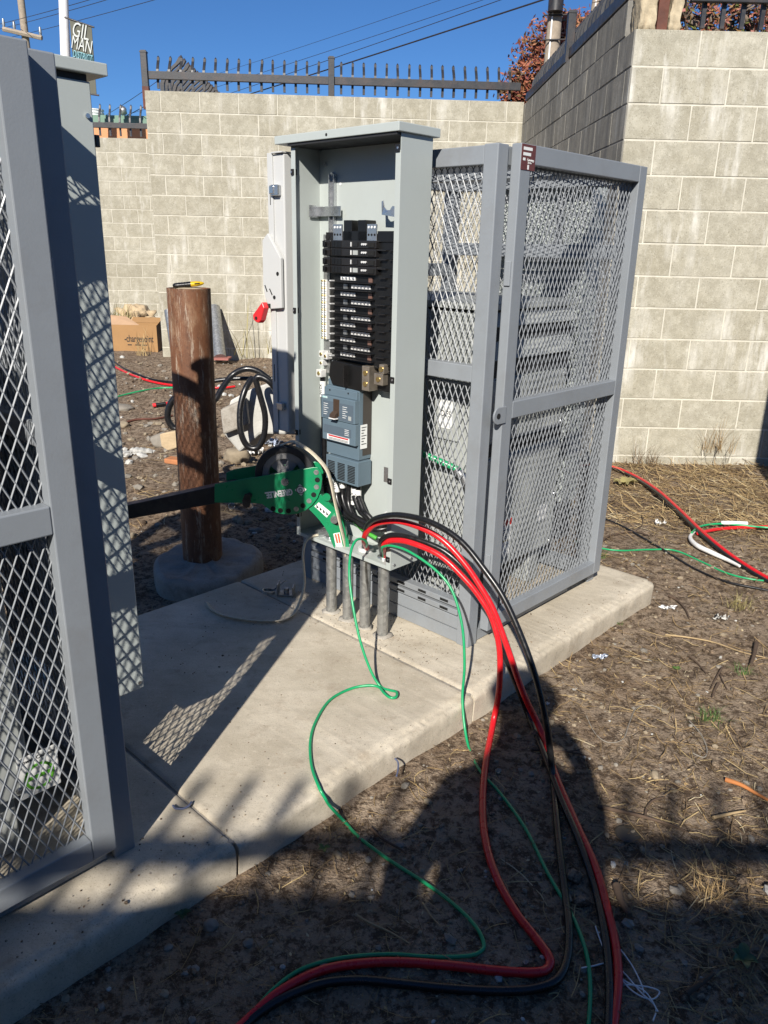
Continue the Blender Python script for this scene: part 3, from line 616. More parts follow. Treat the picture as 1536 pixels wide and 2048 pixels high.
# main breaker
M_brk=pm('breaker_case',(0.105,0.150,0.185),0.42,0.0,var=0.05,vs=12)
M_brk2=pm('breaker_face',(0.085,0.115,0.145),0.42,0.0,var=0.05,vs=12)
M_brown=pm('breaker_side',(0.045,0.036,0.030),0.45,0.0,var=0.1,vs=10)
M_teal=pm('teal_print',(0.25,0.62,0.62),0.5); M_hdl=pm('toggle_brown',(0.055,0.034,0.022),0.4)
B0=-0.146; BT0,BT1=0.408,0.568
mbk=MB().box(B0+0.020,BK-0.002,BT0,BT1,0.60,0.838).build('main_breaker',M_brk,pb,0.002,label='slate blue main circuit breaker with brown toggle')
MB().box(B0+0.038,BK-0.0025,BT0-0.0015,BT0+0.004,0.615,0.842).build('side_insert',M_brown,mbk)
head=MB()
for k in range(3):
    t=BT0+0.005+k*0.0525; head.prism([(B0+0.024,t,0.838),(B0+0.024,t+0.046,0.838),(B0+0.024,t+0.046,0.856),(B0+0.024,t+0.036,0.866),(B0+0.024,t+0.012,0.866),(B0+0.024,t,0.856)],(0.045,0,0))
head.build('terminal_shroud',M_brk,mbk,0.0015)
for k in range(3):
    MB().cyl((B0+0.0225,BT0+0.028+k*0.0525,0.848),(B0+0.0245,BT0+0.028+k*0.0525,0.848),0.004,10).build('port',M_hole,mbk)
fc=MB().box(B0+0.012,B0+0.0205,BT0+0.003,BT1+0.003,0.806,0.833).box(B0,B0+0.0205,BT0,BT1+0.006,0.727,0.806).build('face_cover',M_brk,mbk,0.002)
for tt in(0.542,0.452): MB().cyl((B0+0.011,tt,0.824),(B0+0.013,tt,0.824),0.0032,8).build('port',M_hole,fc)
MB().box(B0-0.0008,B0+0.0005,BT0+0.008,BT1-0.004,0.732,0.789).build('print_field',M_brk2,fc)
MB().box(B0-0.0006,B0+0.0005,BT1-0.026,BT1-0.002,0.797,0.803).build('maker_mark',M_white,fc); text('lettering','SIEMENS',0.0062,M_teal,fc,(B0-0.0012,BT1-0.014,0.800),(0,-1,0),(0,0,1),0.0002)
for k,(w_) in enumerate((0.022,0.018,0.024,0.014,0.020,0.016)):
    MB().box(B0-0.0014,B0-0.0006,0.560-w_,0.560,0.778-k*0.0072,0.7796-k*0.0072).build('printed_line',M_white,fc); MB().box(B0-0.0014,B0-0.0006,0.466-w_,0.466,0.778-k*0.0072,0.7796-k*0.0072).build('printed_line',M_white,fc)
MB().box(B0-0.0014,B0-0.0006,0.424,0.438,0.737,0.751).build('printed_code_field',M_cab,fc)
slot=MB().box(B0-0.0016,B0+0.002,0.482,0.512,0.742,0.800).build('toggle_slot',M_hdl,fc,0.002)
tg=MB(); tg.prism([(B0-0.002,0.486,0.760),(B0-0.018,0.486,0.750),(B0-0.020,0.486,0.738),(B0-0.004,0.486,0.738)],(0,0.026,0)); tg=tg.build('toggle',M_hdl,slot,0.0015)
MB().box(B0-0.0205,B0-0.004,0.484,0.514,0.7345,0.738).build('toggle_mark',M_white,tg)
tr_=MB().box(B0+0.003,B0+0.0205,BT0,BT1+0.003,0.652,0.7255).build('trip_unit',M_brk,mbk,0.002)
MB().box(B0+0.002,B0+0.0035,BT0+0.02,BT1-0.003,0.678,0.706).build('print_field',M_brk2,tr_)
wl2=MB().box(B0+0.0018,B0+0.0035,BT0+0.028,BT1-0.022,0.656,0.674).build('warning_strip',M_white,tr_); MB().box(B0+0.0012,B0+0.002,BT0+0.032,BT1-0.030,0.668,0.673).build('red_heading',M_red,wl2)
for k in range(4): MB().box(B0+0.0012,B0+0.0022,BT0+0.03,BT0+0.05,0.683+k*0.006,0.6846+k*0.006).build('printed_line',M_white,tr_)
for k in range(2): MB().box(B0+0.0012,B0+0.002,BT0+0.034,BT1-0.03,0.6585+k*0.004,0.660+k*0.004).build('printed_line',M_ink,wl2)
slb=MB().box(B0+0.026,B0+0.056,BT0-0.0032,BT0-0.0014,0.640,0.722).build('side_label',M_white,mbk)
for k in range(7): MB().box(B0+0.029,B0+0.052-(0.006*(k%3)),BT0-0.0038,BT0-0.0030,0.712-k*0.0095,0.7145-k*0.0095).build('printed_line',M_ink,slb)
cov=MB().box(B0+0.006,BK-0.010,BT0-0.012,BT1-0.012,0.512,0.598).build('terminal_cover',M_brk,mbk,0.002)
for g in range(3):
    for k in range(11): MB().box(B0+0.0045,B0+0.0068,BT1-0.057-g*0.05,BT1-0.022-g*0.05,0.577-k*0.0056,0.5800-k*0.0056).build('vent_slit',M_hole,cov)
MB().box(E0+0.030,E0+0.032,0.197,0.262,0.565,0.615).build('angle_bracket',M_zinc,pb)
# cables inside the board, their tags, and the bushing they leave through
M_cable=pm('black_jacket',(0.010,0.010,0.011),0.30,0.0,var=0.2,vs=30)
hub=(BK-0.018,0.300,0.393)
MB().ring((BK-0.012,0.300,0.393),(1,0,0),0.034,0.043,0.012,28).ring((BK-0.026,0.300,0.393),(1,0,0),0.034,0.040,0.014,28).build('conduit_bushing',M_pvc,pb,0.001)
MB().cyl((BK-0.0035,0.300,0.393),(BK-0.0015,0.300,0.393),0.034,24).build('bushing_bore',M_hole,pb)
ins=[]
for k,(t0,zz,dz,te) in enumerate(((0.535,0.405,0.000,0.322),(0.505,0.410,0.010,0.310),(0.475,0.398,-0.012,0.300),(0.445,0.428,0.012,0.296),(0.425,0.432,0.018,0.288))):
    pts=[(B0+0.040,t0,0.530),(B0+0.040,t0+0.002,0.47),(B0+0.034,t0-0.006,zz+0.03),(B0+0.026,t0-0.04,zz-0.006),(B0+0.022,(t0+te)/2+0.01,zz-0.020+dz*0.4),(B0+0.032,te+0.03,0.378+dz*0.6),(BK-0.02,te,0.390+dz),(BK+0.004,te-0.004,0.392+dz)]
    c=MB().tube(spline(pts,6),0.0098,12).build('feeder_cable',M_cable,pb); ins.append(c)
for c,t0,zc,body,h in((0,0.535,0.484,'X11A',0.050),(1,0.507,0.495,'A',0.030),(3,0.447,0.462,'X11R',0.058),(4,0.427,0.466,'11R',0.050)):
    sx=B0+(0.0285 if zc>0.47 else 0.0265)
    tg=MB().ring((B0+0.0385,t0,zc-h/2),(0,0,1),0.0101,0.0112,h,14).build('cable_tag',M_white,ins[c]); text('lettering',body,0.0155,M_ink,tg,(B0+0.0268,t0,zc),(0,0,-1),(0,-1,0),0.0003,0.9)
nc=MB().tube(spline([(BK-0.030,0.622,0.866),(BK-0.026,0.624,0.80),(BK-0.022,0.622,0.60),(BK-0.024,0.615,0.46),(BK-0.03,0.58,0.40),(BK-0.03,0.50,0.365),(BK-0.02,0.38,0.375),(BK-0.01,0.31,0.38)],6),0.0095,12).build('neutral_cable',M_cable,pb)
tg=MB().ring((BK-0.0265,0.6235,0.785),(0,0,1),0.0098,0.011,0.055,14).build('cable_tag',M_white,nc); text('lettering','X21N',0.0165,M_ink,tg,(BK-0.0385,0.6235,0.812),(0,0,-1),(0,-1,0),0.0003,0.9)
MB().tube(spline([(BK-0.03,0.47,0.372),(BK-0.035,0.42,0.352),(BK-0.035,0.37,0.338),(BK-0.03,0.345,0.33)],5),0.0075,10).build('bonding_wire',pm('green_bond',(0.06,0.33,0.04),0.35),pb)

# ------------------------------------------------------------------ disconnect switch beside the board
dw=thing('disconnect_switch','pale grey disconnect switch with a red lever, left of the open panel board','switch box',(-0.11,0.74,0.66),pad=True)
MB().box(-0.186,-0.040,0.702,0.778,0.655,1.562).build('housing',M_disc,dw,0.004)
MB().box(-0.1915,-0.1865,0.7545,0.780,0.650,1.566).build('flange',M_disc,dw,0.001)
MB().box(-0.196,-0.150,0.700,0.7535,1.5635,1.568).build('drip_lip',M_disc,dw,0.001)
for z in (1.44,1.23,0.86): MB().box(-0.1925,-0.1910,0.7655,0.768,z-0.03,z+0.03).build('slot',M_hole,dw)
lt=MB().box(-0.202,-0.188,0.716,0.752,1.437,1.470).box(-0.206,-0.199,0.736,0.756,1.442,1.466).build('latch',M_zinc,dw,0.002)
lt2=MB().box(-0.202,-0.188,0.716,0.748,0.735,0.760).build('latch',M_zinc,dw,0.002)
shd=[(0.706,1.245),(0.772,1.322),(0.800,1.300),(0.803,1.16),(0.795,1.12),(0.770,1.078),(0.706,1.085)]
mb=MB(); mb.prism([(-0.204,t,z) for t,z in shd],(0.012,0,0)); sp=mb.build('lever_plate',M_disc,dw,0.002)
for t,z in((0.722,1.195),(0.742,1.118)): MB().cyl((-0.2055,t,z),(-0.2035,t,z),0.0065,12).build('bolt_hole',M_hole,sp)
for t,z,a in((0.786,1.145,0.5),(0.760,1.135,0.6)):
    MB().box(-0.2052,-0.2035,-0.002,0.002,-0.012,0.012,Matrix.Translation((0,t,z))@Matrix.Rotation(-a,4,'X')).build('slot',M_hole,sp)
M_redp=pm('red_lever',(0.62,0.025,0.03),0.35,0.0,var=0.1)
mb=MB(); hd=[(0.776,1.102),(0.765,1.083),(0.786,1.040),(0.798,1.030),(0.812,1.032),(0.828,1.040),(0.830,1.056)]
mb.prism([(-0.232,t,z) for t,z in hd],(0.024,0,0)); lv=mb.build('lever',M_redp,dw,0.004,3)
MB().box(-0.212,-0.200,0.764,0.780,1.082,1.096).build('lever_shaft',M_blackp,lv)
MB().cyl((-0.2335,0.809,1.046),(-0.2315,0.809,1.046),0.006,12).build('lock_hole',M_hole,lv)

# left board seen from its side, same make
lp=thing('panel_board','closed panel board on the left cage, mesh shadows across its grey side','electrical panel',(-1.13,0.43,0.22),pad=True)
MB().box(-1.225,-1.101,0.160,0.655,0.252,1.570).build('housing',M_encl,lp,0.002)
MB().box(-1.1005,-1.096,0.170,0.645,0.265,1.553).build('cover',M_encl,lp,0.001)
ld2=MB().box(-1.242,-1.069,0.147,0.670,1.582,1.604).build('lid',M_encl,lp,0.002); MB().box(-1.223,-1.105,0.164,0.653,1.5705,1.582).build('lid_gasket',M_louv,ld2)
MB().cyl((-1.113,0.1595,0.270),(-1.113,0.1555,0.270),0.0045,10).build('screw',M_zinc,lp); MB().cyl((-1.113,0.1595,1.51),(-1.113,0.1555,1.51),0.0045,10).build('screw',M_zinc,lp)
for t in (0.30,0.42): MB().box(-1.261,-1.2255,t,t+0.03,0.4,1.4).build('standoff',M_cage,lp)
MB().box(-1.096,-1.087,0.167,0.177,1.458,1.480).build('cover_clip',M_blackp,lp,0.001)
fb=thing('panel_board','grey panel board on the far side of the right cage, glimpsed through mesh','electrical panel',(0.93,0.43,0.28),pad=True)
MB().box(0.868,0.985,0.195,0.667,0.28,1.576).build('housing',M_encl,fb,0.003); MB().box(0.862,1.006,0.185,0.68,1.584,1.606).build('lid',M_encl,fb,0.002); MB().box(0.9855,0.990,0.205,0.657,0.30,1.56).build('cover',M_encl,fb,0.001)
for t in(0.30,0.5): MB().box(0.851,0.8675,t,t+0.03,0.4,1.5).build('standoff',M_cage,fb)
for i,t in enumerate((0.30,0.42,0.54)): MB().cyl((0.93,t,-0.01),(0.93,t,0.28),0.0193,14).build('riser',M_galv,fb)
# conduit stubs
for i,t in enumerate((0.268,0.356,0.443,0.531)):
    cw=['nearest to the cage door, green wire beside it','third','second','farthest from the cage door']
    lab=['galvanized conduit nearest the cage corner, rising into the panel board','galvanized conduit with red and black cables and a grey bushing, second from the cage corner','galvanized conduit under the foot of the green cable puller','galvanized conduit farthest from the cage corner under the panel board'][i]
    o=thing('conduit',lab,'conduit',(-0.138,t,0.0),pad=True,group='conduit stubs under the panel board')
    MB().tube([(-0.138,t,-0.01),(-0.138,t,0.12),(-0.138,t,0.300)],0.0193,20).build('pipe',M_galv,o)
    if i==1: MB().ring((-0.138,t,0.2925),(0,0,1),0.015,0.027,0.014,20).build('bushing',M_pvc,o,0.001)
    elif i==0: MB().ring((-0.138,t,0.2925),(0,0,1),0.0165,0.0235,0.006,20).build('locknut',M_zinc,o,0.001)
    else: MB().ring((-0.138,t,0.2925),(0,0,1),0.0165,0.0235,0.008,20).build('locknut',M_zinc,o,0.001)
    MB().blob((-0.138,t,0.001),0.034,i,0.35,2,3.0,(1,1,0.12)).build('grout_collar',M_foot,o)
for j,t in enumerate((0.26,0.40,0.55)):
    o=thing('conduit',['left cage conduit stub mostly hidden by its gate','left board conduit stub in deep shade','hidden conduit stub behind the left board'][j],'conduit',(-1.15,t,0),pad=True); MB().cyl((-1.15,t,-0.01),(-1.15,t,0.26),0.0193,16).build('pipe',M_galv,o)
# ------------------------------------------------------------------ green cable puller
M_gp=pm('puller_green',(0.008,0.215,0.085),0.33,0.0,var=0.08,vs=12,dirt=(0.02,0.12,0.06),dirtamt=0.4,dirts=16)
M_boom=pm('boom_black',(0.018,0.016,0.015),0.5,0.0,var=0.4,vs=18,dirt=(0.10,0.08,0.065),dirtamt=0.5,dirts=8)
M_tyre=pm('sheave_black',(0.022,0.022,0.024),0.5,0.0,var=0.2,vs=14); M_rim=pm('sheave_grey',(0.26,0.255,0.25),0.45,0.3,var=0.2,vs=12)
PP=W(-0.155,0.45,0); PQ=PP+Vector((-1,0,0))
NP=Vector((-SU,-CU,0))
def pf(x,y,off=0.0): return ST(onv(x,y,PP,PQ))+NP*off
def zq(x,y): return 430+x/3.526,880+y/3.526
cpl=thing('cable_puller','green cable puller with a black wheel and boom clamped at the conduit mouth','cable puller',(-0.22,0.70,0.0),pad=True)
out=[(6,300),(260,256),(480,218),(700,180),(728,182),(752,215),(760,262),(752,330),(728,395),(690,445),(640,485),(590,505),(530,512),(470,508),(410,490),(370,462),(340,438),(290,432),(6,428)]
fpz=MB().prism([pf(*zq(*p),0.022) for p in out],-NP*0.007).build('side_plate',M_gp,cpl,0.0012)
bout=[(60,258),(120,232),(270,206),(470,200),(700,178),(730,190),(756,250),(745,340),(690,430),(600,492),(500,495),(380,450),(300,420),(60,405)]
MB().prism([pf(*zq(*p),-0.045) for p in bout],-NP*0.007).build('side_plate',M_gp,cpl,0.0012)
for x,y in((718,215),(726,268),(720,318),(700,372),(668,415),(625,448),(578,472),(524,485),(467,482),(416,470)):
    p=pf(*zq(x,y),0.0225); MB().cyl(p,p+NP*0.0012,0.0088,14).build('pin_hole',M_hole if (x+y)%3 else M_galv,fpz)
wc=pf(*zq(492,246),-0.012)
wh=MB().ring(wc-NP*0.016,NP,0.078,0.102,0.032,40).build('wheel',M_tyre,cpl,0.004)
MB().ring(wc-NP*0.010,NP,0.055,0.079,0.020,36).build('rim',M_rim,wh,0.003)
hubm=MB().cyl(wc-NP*0.016,wc+NP*0.016,0.024,20)
a0=NP.orthogonal().normalized(); b0=NP.cross(a0)
for k in range(5):
    d=a0*math.cos(k*1.2566+0.4)+b0*math.sin(k*1.2566+0.4); e=NP.cross(d)
    hubm.prism([wc+d*0.018+e*0.014-NP*0.006,wc+d*0.064+e*0.020-NP*0.006,wc+d*0.064-e*0.020-NP*0.006,wc+d*0.018-e*0.014-NP*0.006],NP*0.012)
hubm.build('spokes',M_rim,wh,0.002)
p=pf(*zq(500,280),0.022); MB().cyl(p,p+NP*0.008,0.013,16).build('axle_bolt',M_zinc,fpz)
arm=[(655,470),(700,515),(740,560),(775,605),(800,650),(820,700),(835,740),(852,765),(915,762),(932,745),(935,700),(925,640),(908,580),(880,520),(850,475),(800,425),(745,372)]
ar=MB().prism([pf(*zq(*p),0.014) for p in arm],-NP*0.046).build('elbow_arm',M_gp,cpl,0.0015)
for i in(0,1):
    p=pf(*zq(*((845,545),(790,392))[i]),0.0145); MB().cyl(p,p+NP*(0.014 if i==0 else 0.006),0.0135,16).build('pin',M_zinc if i==0 else M_gp,ar,0.001)
p=pf(*zq(862,572),0.0145); MB().cyl(p,p+NP*0.001,0.011,14).build('key_slot',M_hole,ar)
q=[(703,458),(735,430),(820,500),(790,537)]; wlb=MB().prism([pf(*zq(*p),0.0152) for p in q],-NP*0.001).build('pictogram_label',M_white,ar)
for k in range(4): 
    c=pf(*zq(725+k*23,460+k*17),0.0158); r_=(pf(*zq(810,505),0)-pf(*zq(725,435),0)).normalized(); MB().prism([c+r_*0.006,c-r_*0.005+Vector((0,0,0.006)),c-r_*0.004-Vector((0,0,0.008))],-NP*0.0006).build('pictogram',M_ink,wlb)
q=[(836,650),(882,641),(903,745),(858,757)]; wlb=MB().prism([pf(*zq(*p),0.0152) for p in q],-NP*0.001).build('caution_label',M_white,ar)
for d in(0,1): MB().prism([pf(*zq(845+d*19,654-d*4),0.0158),pf(*zq(857+d*19,652-d*4),0.0158),pf(*zq(872+d*17,716-d*3),0.0158),pf(*zq(860+d*17,718-d*3),0.0158)],-NP*0.0006).build('orange_print',pm('orange_print',(0.55,0.10,0.04),0.5) if 'orange_print' not in MT else MT['orange_print'],wlb)
dm=MB().prism([pf(*zq(*p),0.0229) for p in((568,340),(603,298),(650,334),(613,380))],-NP*0.0008).build('diamond_mark',M_white,fpz,0,label='white diamond emblem with a ringed letter')
lr=(pf(*zq(355,376))-pf(*zq(556,348))).normalized(); lu=Vector((0,0,-1))
MB().ring(pf(*zq(608,338),0.0232),NP,0.0125,0.0150,0.0006,20).build('emblem_ring',M_ink,dm); text('lettering','G',0.020,M_ink,dm,pf(*zq(608,338),0.0236),lr,lu,0.0003)
w_=(pf(*zq(365,374))-pf(*zq(556,348))).length
tx=text('lettering','GREENLEE.',0.030,M_white,fpz,pf(*zq(456,362),0.0232),lr,lu,0.0004,bold=0.0012,width=w_); tx.name='lettering'
b1=[(437,968.5),(437,1003),(150,1058),(150,1031)]
MB().prism([pf(x,y,0.014) for x,y in((470,962),(470,998),(255,1036.5),(120,1062),(120,1036),(255,1008.5))],-NP*0.045).build('boom',M_boom,cpl,0.002)
for x,y in((250,375),(232,400)): 
    p=pf(*zq(x,y),0.022); MB().cyl(p,p+NP*0.03,0.010,12).build('hitch_pin',M_boom,fpz)
hp=[pf(*zq(x,y),0.05) for x,y in((228,350),(262,352),(270,400),(262,440),(235,450),(212,430),(210,395))]; MB().prism(hp,-NP*0.006).build('latch_plate',M_boom,fpz,0.001)
for cx_ in(128,255): MB().tube([pf(*zq(cx_+22*math.cos(a*0.7),445+20*math.sin(a*0.7)),0.03) for a in range(10)],0.0014,6).build('retaining_ring',M_zinc,fpz)
ft=MB().prism([pf(x,y,0.020) for x,y in((690,1072),(697,1074),(700,1093),(690,1099))],-NP*0.055).build('foot_clamp',M_gp,cpl,0.001)

# pull tape over the wheel, and its tail hanging to the pad
M_tape=pm('pull_tape',(0.56,0.50,0.38),0.85,0.0,var=0.18,vs=120,bs=900,bd=0.001,dirt=(0.38,0.30,0.2),dirtamt=0.4,dirts=12)
tp=[pf(x,y,o) for x,y,o in((560,893,-0.012),(583,884,-0.010),(600,889,0.0),(622,901,0.014),(642,917,0.032),(656,935,0.036),(664,960,0.036),(672,1000,0.032),(681,1040,0.028),(689,1075,0.02),(692,1095,0.008),(692,1110,0.0))]
tp=[W(*v) for v in tp]
o=MB().tube(spline(tp,7),0.0115,8,flat=0.28).build('pull_tape',M_tape,None,off=tuple(tp[0])); tag(o,'off-white woven pull tape running over the wheel of the green puller','rope')
la,lb_=W(-0.165,0.575,0),onz(590,1226,0.005)
tl=[onv(x,y,la,lb_) for x,y in((657,1063),(640,1069),(622,1073),(610,1086),(606,1112),(608,1140),(609,1165),(603,1195))]+[onz(x,y,0.008) for x,y in((588,1226),(566,1240),(530,1242),(490,1239),(450,1231),(424,1219),(413,1205))]
o=MB().tube(spline(tl,7),0.0090,8,flat=0.35).build('pull_tape',M_tape,None,off=tuple(tl[8])); tag(o,'loose tail of pull tape curling onto the shaded pad','rope')
p,q=onv(634,1069,la,lb_),onv(657,1063,la,lb_); q2=onv(668,1061,la,lb_)
cpg=thing('hose_coupling','shiny steel coupling lying at the bottom of the panel board','coupling',tuple(p)); MB().cyl(p,q,0.017,20).build('collar',M_zinc,cpg,0.002); MB().cyl(q,q2,0.013,16).build('sleeve',M_zinc,cpg,0.001)

# ------------------------------------------------------------------ cables
M_redj=pm('red_jacket',(0.60,0.012,0.018),0.30,0.0,var=0.08,vs=20)
def G(pts,lift=0.0): 
    r=[]
    for x,y in pts: g=ong(x,y); r.append(g+Vector((0,0,lift)))
    return r
def cable(name,label,pts,r,mat,cat='cable',n=7,group='loose cables out of the conduits'):
    pts=spline(pts,n); o=MB().tube(pts,r,10).build(name,mat,None,off=tuple(pts[-1])); return tag(o,label,cat,group)
C3=W(-0.138,0.356,0.29); C4=W(-0.138,0.268,0.29)
def proj(P):
    d=Vector(P)-CP; c,s=math.cos(TH),math.sin(TH); z=d.y*c-d.z*s; u=FPX*d.x/z; v=-FPX*(d.y*s+d.z*c)/z; cr,sr=math.cos(RO),math.sin(RO)
    return (768+cr*u-sr*v,1024+sr*u+cr*v)
def arc(start,up,px,land,ease=0.42):
    st_=Vector(start); pl=[(px[0][0],px[0][1]+14)]+list(px); ln=[0.0]
    for a,b in zip(pl[:-1],pl[1:]): ln.append(ln[-1]+math.hypot(b[0]-a[0],b[1]-a[1]))
    e=proj(land); tot=ln[-1]+math.hypot(e[0]-pl[-1][0],e[1]-pl[-1][1])
    return [st_-Vector((0,0,0.12)),st_]+[ony(x,y,st_.y+(land.y-st_.y)*(l/tot)**ease) for (x,y),l in zip(px,ln[1:])]
RB,RS,RG=0.0090,0.0092,0.0042
l1=ong(1082,1470)
cable('red_cable','red cable arching from the second conduit down to the ground and off to the right',arc(C3+Vector((0.006,-0.006,0)),0,((728,1080),(737,1060),(757,1046),(800,1043),(850,1059),(890,1084),(930,1128),(962,1175),(988,1222),(1013,1290),(1046,1385)),l1)+G(((1082,1470),(1112,1560),(1150,1650),(1190,1740),(1215,1830),(1230,1900),(1235,1970),(1226,2060),(1215,2150)),0.010),RS,M_redj)
l2=ong(985,1455)
cable('red_cable','red cable from the conduit at the cage corner bending back left along the ground',arc(C4+Vector((0.005,-0.006,0)),0,((767,1095),(772,1086),(786,1081),(820,1085),(880,1111),(930,1158),(962,1198),(985,1240),(999,1300),(998,1380)),l2)+G(((985,1455),(970,1540),(965,1620),(971,1690),(992,1760),(1030,1830),(1070,1882),(1097,1921),(1095,1944),(1068,1953),(1000,1950),(900,1939),(800,1932),(720,1935),(640,1950),(560,1991),(498,2045),(430,2110)),0.010),RS,M_redj)
l3=ong(1105,1560)
cable('black_cable','black cable arching highest over the panel board edge and bending back left on the ground',arc(C3+Vector((-0.006,0.004,0)),0,((731,1062),(741,1044),(762,1034),(800,1030),(860,1044),(920,1081),(970,1141),(1010,1201),(1050,1292),(1077,1375),(1095,1460)),l3)+G(((1105,1560),(1112,1640),(1120,1720),(1130,1800),(1137,1862),(1134,1922),(1115,1965),(1070,1985),(1000,1990),(900,1985),(800,1975),(720,1968),(640,1976),(560,2008),(495,2052),(440,2110)),0.010),RB,M_cable)
l4=ong(1060,1445)
cable('black_cable','black cable from the conduit at the cage corner running down beside the red one',arc(C4+Vector((-0.006,0.003,0)),0,((761,1088),(768,1076),(790,1070),(830,1078),(890,1103),(940,1152),(972,1212),(1000,1290),(1030,1362)),l4)+G(((1060,1445),(1090,1520),(1120,1600),(1158,1690),(1188,1780),(1204,1850),(1214,1920),(1218,1990),(1216,2060),(1212,2150)),0.010),RB,M_cable)
lg=onz(762,1372,0.004)
def PZ(pts,z=0.005): return [onz(x,y,z) for x,y in pts]
cable('green_wire','thin green wire looping on the lit pad and trailing across the shaded ground',arc(C3+Vector((-0.002,-0.008,0.0)),0,((734,1088),(727,1079),(715,1079),(706,1090),(700,1115),(699,1155),(706,1212),(720,1280),(740,1338)),lg)+PZ(((760,1372),(778,1380)))+PZ(((793,1384),(792,1394),(780,1395),(768,1386),(757,1374),(735,1371)),0.012)+PZ(((700,1378),(660,1400),(633,1440),(621,1480),(623,1530),(637,1572)))+[W(*ont(650,1596,-0.207)),W(*ont(660,1612,-0.212))]+G(((690,1648),(720,1680),(780,1725),(850,1770),(910,1815),(950,1856),(967,1890),(960,1908),(930,1917),(860,1918),(780,1913),(700,1918),(640,1930),(590,1950),(540,1990),(505,2035),(470,2090)),0.006),RG,M_green,'wire')
lh=onz(925,1404,0.003)
cable('green_wire','thin green wire falling from the cage corner conduit over the pad edge',arc(C4+Vector((-0.001,-0.009,0.0)),0,((764,1098),(768,1093),(786,1092),(820,1104),(870,1139),(904,1181),(924,1250),(929,1330)),lh)+[lh]+G(((935,1490),(960,1545),(1000,1590),(1050,1660),(1095,1750),(1130,1810),(1155,1860),(1174,1920),(1180,1985),(1176,2060),(1170,2130)),0.006),RG,M_green,'wire')
# cables on the right
def up(pts,hs): return [ong(x,y)+Vector((0,0,h)) for (x,y),h in zip(pts,hs)]
hs=(0.01,0.012,0.03,0.05,0.05,0.03,0.02,0.012,0.012)
px=((1150,932),(1213,931),(1262,947),(1310,977),(1355,1018),(1405,1066),(1465,1114),(1536,1158),(1620,1200))
def below(pts,hs,dy): return [ong(x,y+ (h*330))+Vector((0,0,h)) for (x,y),h in zip(pts,hs)]
cable('red_cable','red cable curving in from behind the cage at the right',below(px,hs,0),RS,M_redj,group='cables at the right behind the cage')
cable('black_cable','black cable lying under the red one at the right behind the cage',[v+Vector((-0.014,-0.012,-0.006)) for v in below(px,hs,0)],RB,M_cable,group='cables at the right behind the cage')
cable('green_wire','green wire snaking across the dirt right of the pad corner',G(((1150,1085),(1195,1097),(1240,1103),(1300,1101),(1350,1103),(1400,1124),(1450,1147),(1500,1160),(1560,1166)),0.005),RG,M_green,'wire',group='cables at the right behind the cage')
cable('black_wire','black wire on the dirt right of the pad corner',G(((1190,1033),(1240,1052),(1290,1080),(1340,1110),(1390,1140),(1450,1165),(1520,1180),(1600,1195)),0.005),0.006,M_cable,'wire',group='cables at the right behind the cage')
cable('red_cable','short red end inside the white-taped loop at the right',G(((1600,1066),(1536,1061),(1480,1062),(1430,1066),(1395,1074)),0.02),RS,M_redj,group='cables at the right behind the cage')
cable('green_wire','green wire in the white-taped loop at the right',G(((1600,1072),(1536,1066),(1500,1063),(1440,1058),(1400,1063),(1382,1076)),0.03),RG*1.3,M_green,'wire',group='cables at the right behind the cage')
M_tapew=pm('white_tape',(0.72,0.71,0.69),0.5,0.0,var=0.1,vs=40)
cable('white_tape','white tape wrapped cable end forming a loop at the right edge',G(((1390,1068),(1379,1082),(1392,1098),(1420,1112),(1450,1126),(1478,1140)),0.02),[0.006+0.006*math.sin(i*0.09) for i in range(36)],M_tapew,'tape',group='cables at the right behind the cage')
cable('white_tape','white tape wrapped over the cable loop near the right edge',G(((1440,1057),(1465,1057),(1492,1058)),0.032),0.011,M_tapew,'tape',group='cables at the right behind the cage')
# bundle of white string
so_=thing('string_bundle','tangle of thin white string on the dark ground beside the red cable','string',tuple(ong(1240,1900)))
for pts in (((1190,1858),(1205,1900),(1225,1940),(1260,1985),(1300,2005),(1318,1990),(1295,1980),(1250,1975)),((1203,1862),(1222,1930),(1245,1965),(1290,1990),(1315,2030)),((1162,1942),(1185,1938),(1215,1933),(1245,1950),(1280,1990),(1310,2020),(1305,2048)),((1240,1905),(1262,1935),(1280,1970),(1287,1992)),((1196,1870),(1212,1876),(1214,1900),(1203,1880))):
    MB().tube(spline(G(pts,0.008),6),0.0016,6).build('strand',M_tapew,so_)

# ------------------------------------------------------------------ steel pole
M_pole=None
def polemat():
    m,nt,b,co=newmat('rusted_pole'); 
    n=noi(nt,scaled(nt,co,(9,9,2.2)),1.4,7,0.75); c=mixc(nt,ramp(nt,n,[(0.3,0.0),(0.7,1.0)]),(0.075,0.028,0.013),(0.20,0.085,0.038))
    v=noi(nt,scaled(nt,co,(45,45,5)),1.0,6,0.8); c=mixc(nt,ramp(nt,v,[(0.54,0.0),(0.66,0.8)]),c,(0.46,0.39,0.30)); p2=noi(nt,scaled(nt,co,(6,6,3)),1.6,6,0.8); c=mixc(nt,ramp(nt,p2,[(0.52,0.0),(0.66,0.55)]),c,(0.30,0.19,0.11))
    g=noi(nt,co,55,5,0.8); c=mixc(nt,ramp(nt,g,[(0.3,0.7),(0.45,0.0)]),c,(0.03,0.016,0.010))
    nt.links.new(c,b.inputs['Base Color']); b.inputs['Roughness'].default_value=0.62; bump(nt,b,g,0.4,0.003); return m
M_pole=polemat()
PX,PY=-0.783,3.132
sp_=thing('steel_pole','brown rusted steel pipe bollard filled with concrete, tool lying on its top','bollard',(PX,PY,-0.02))
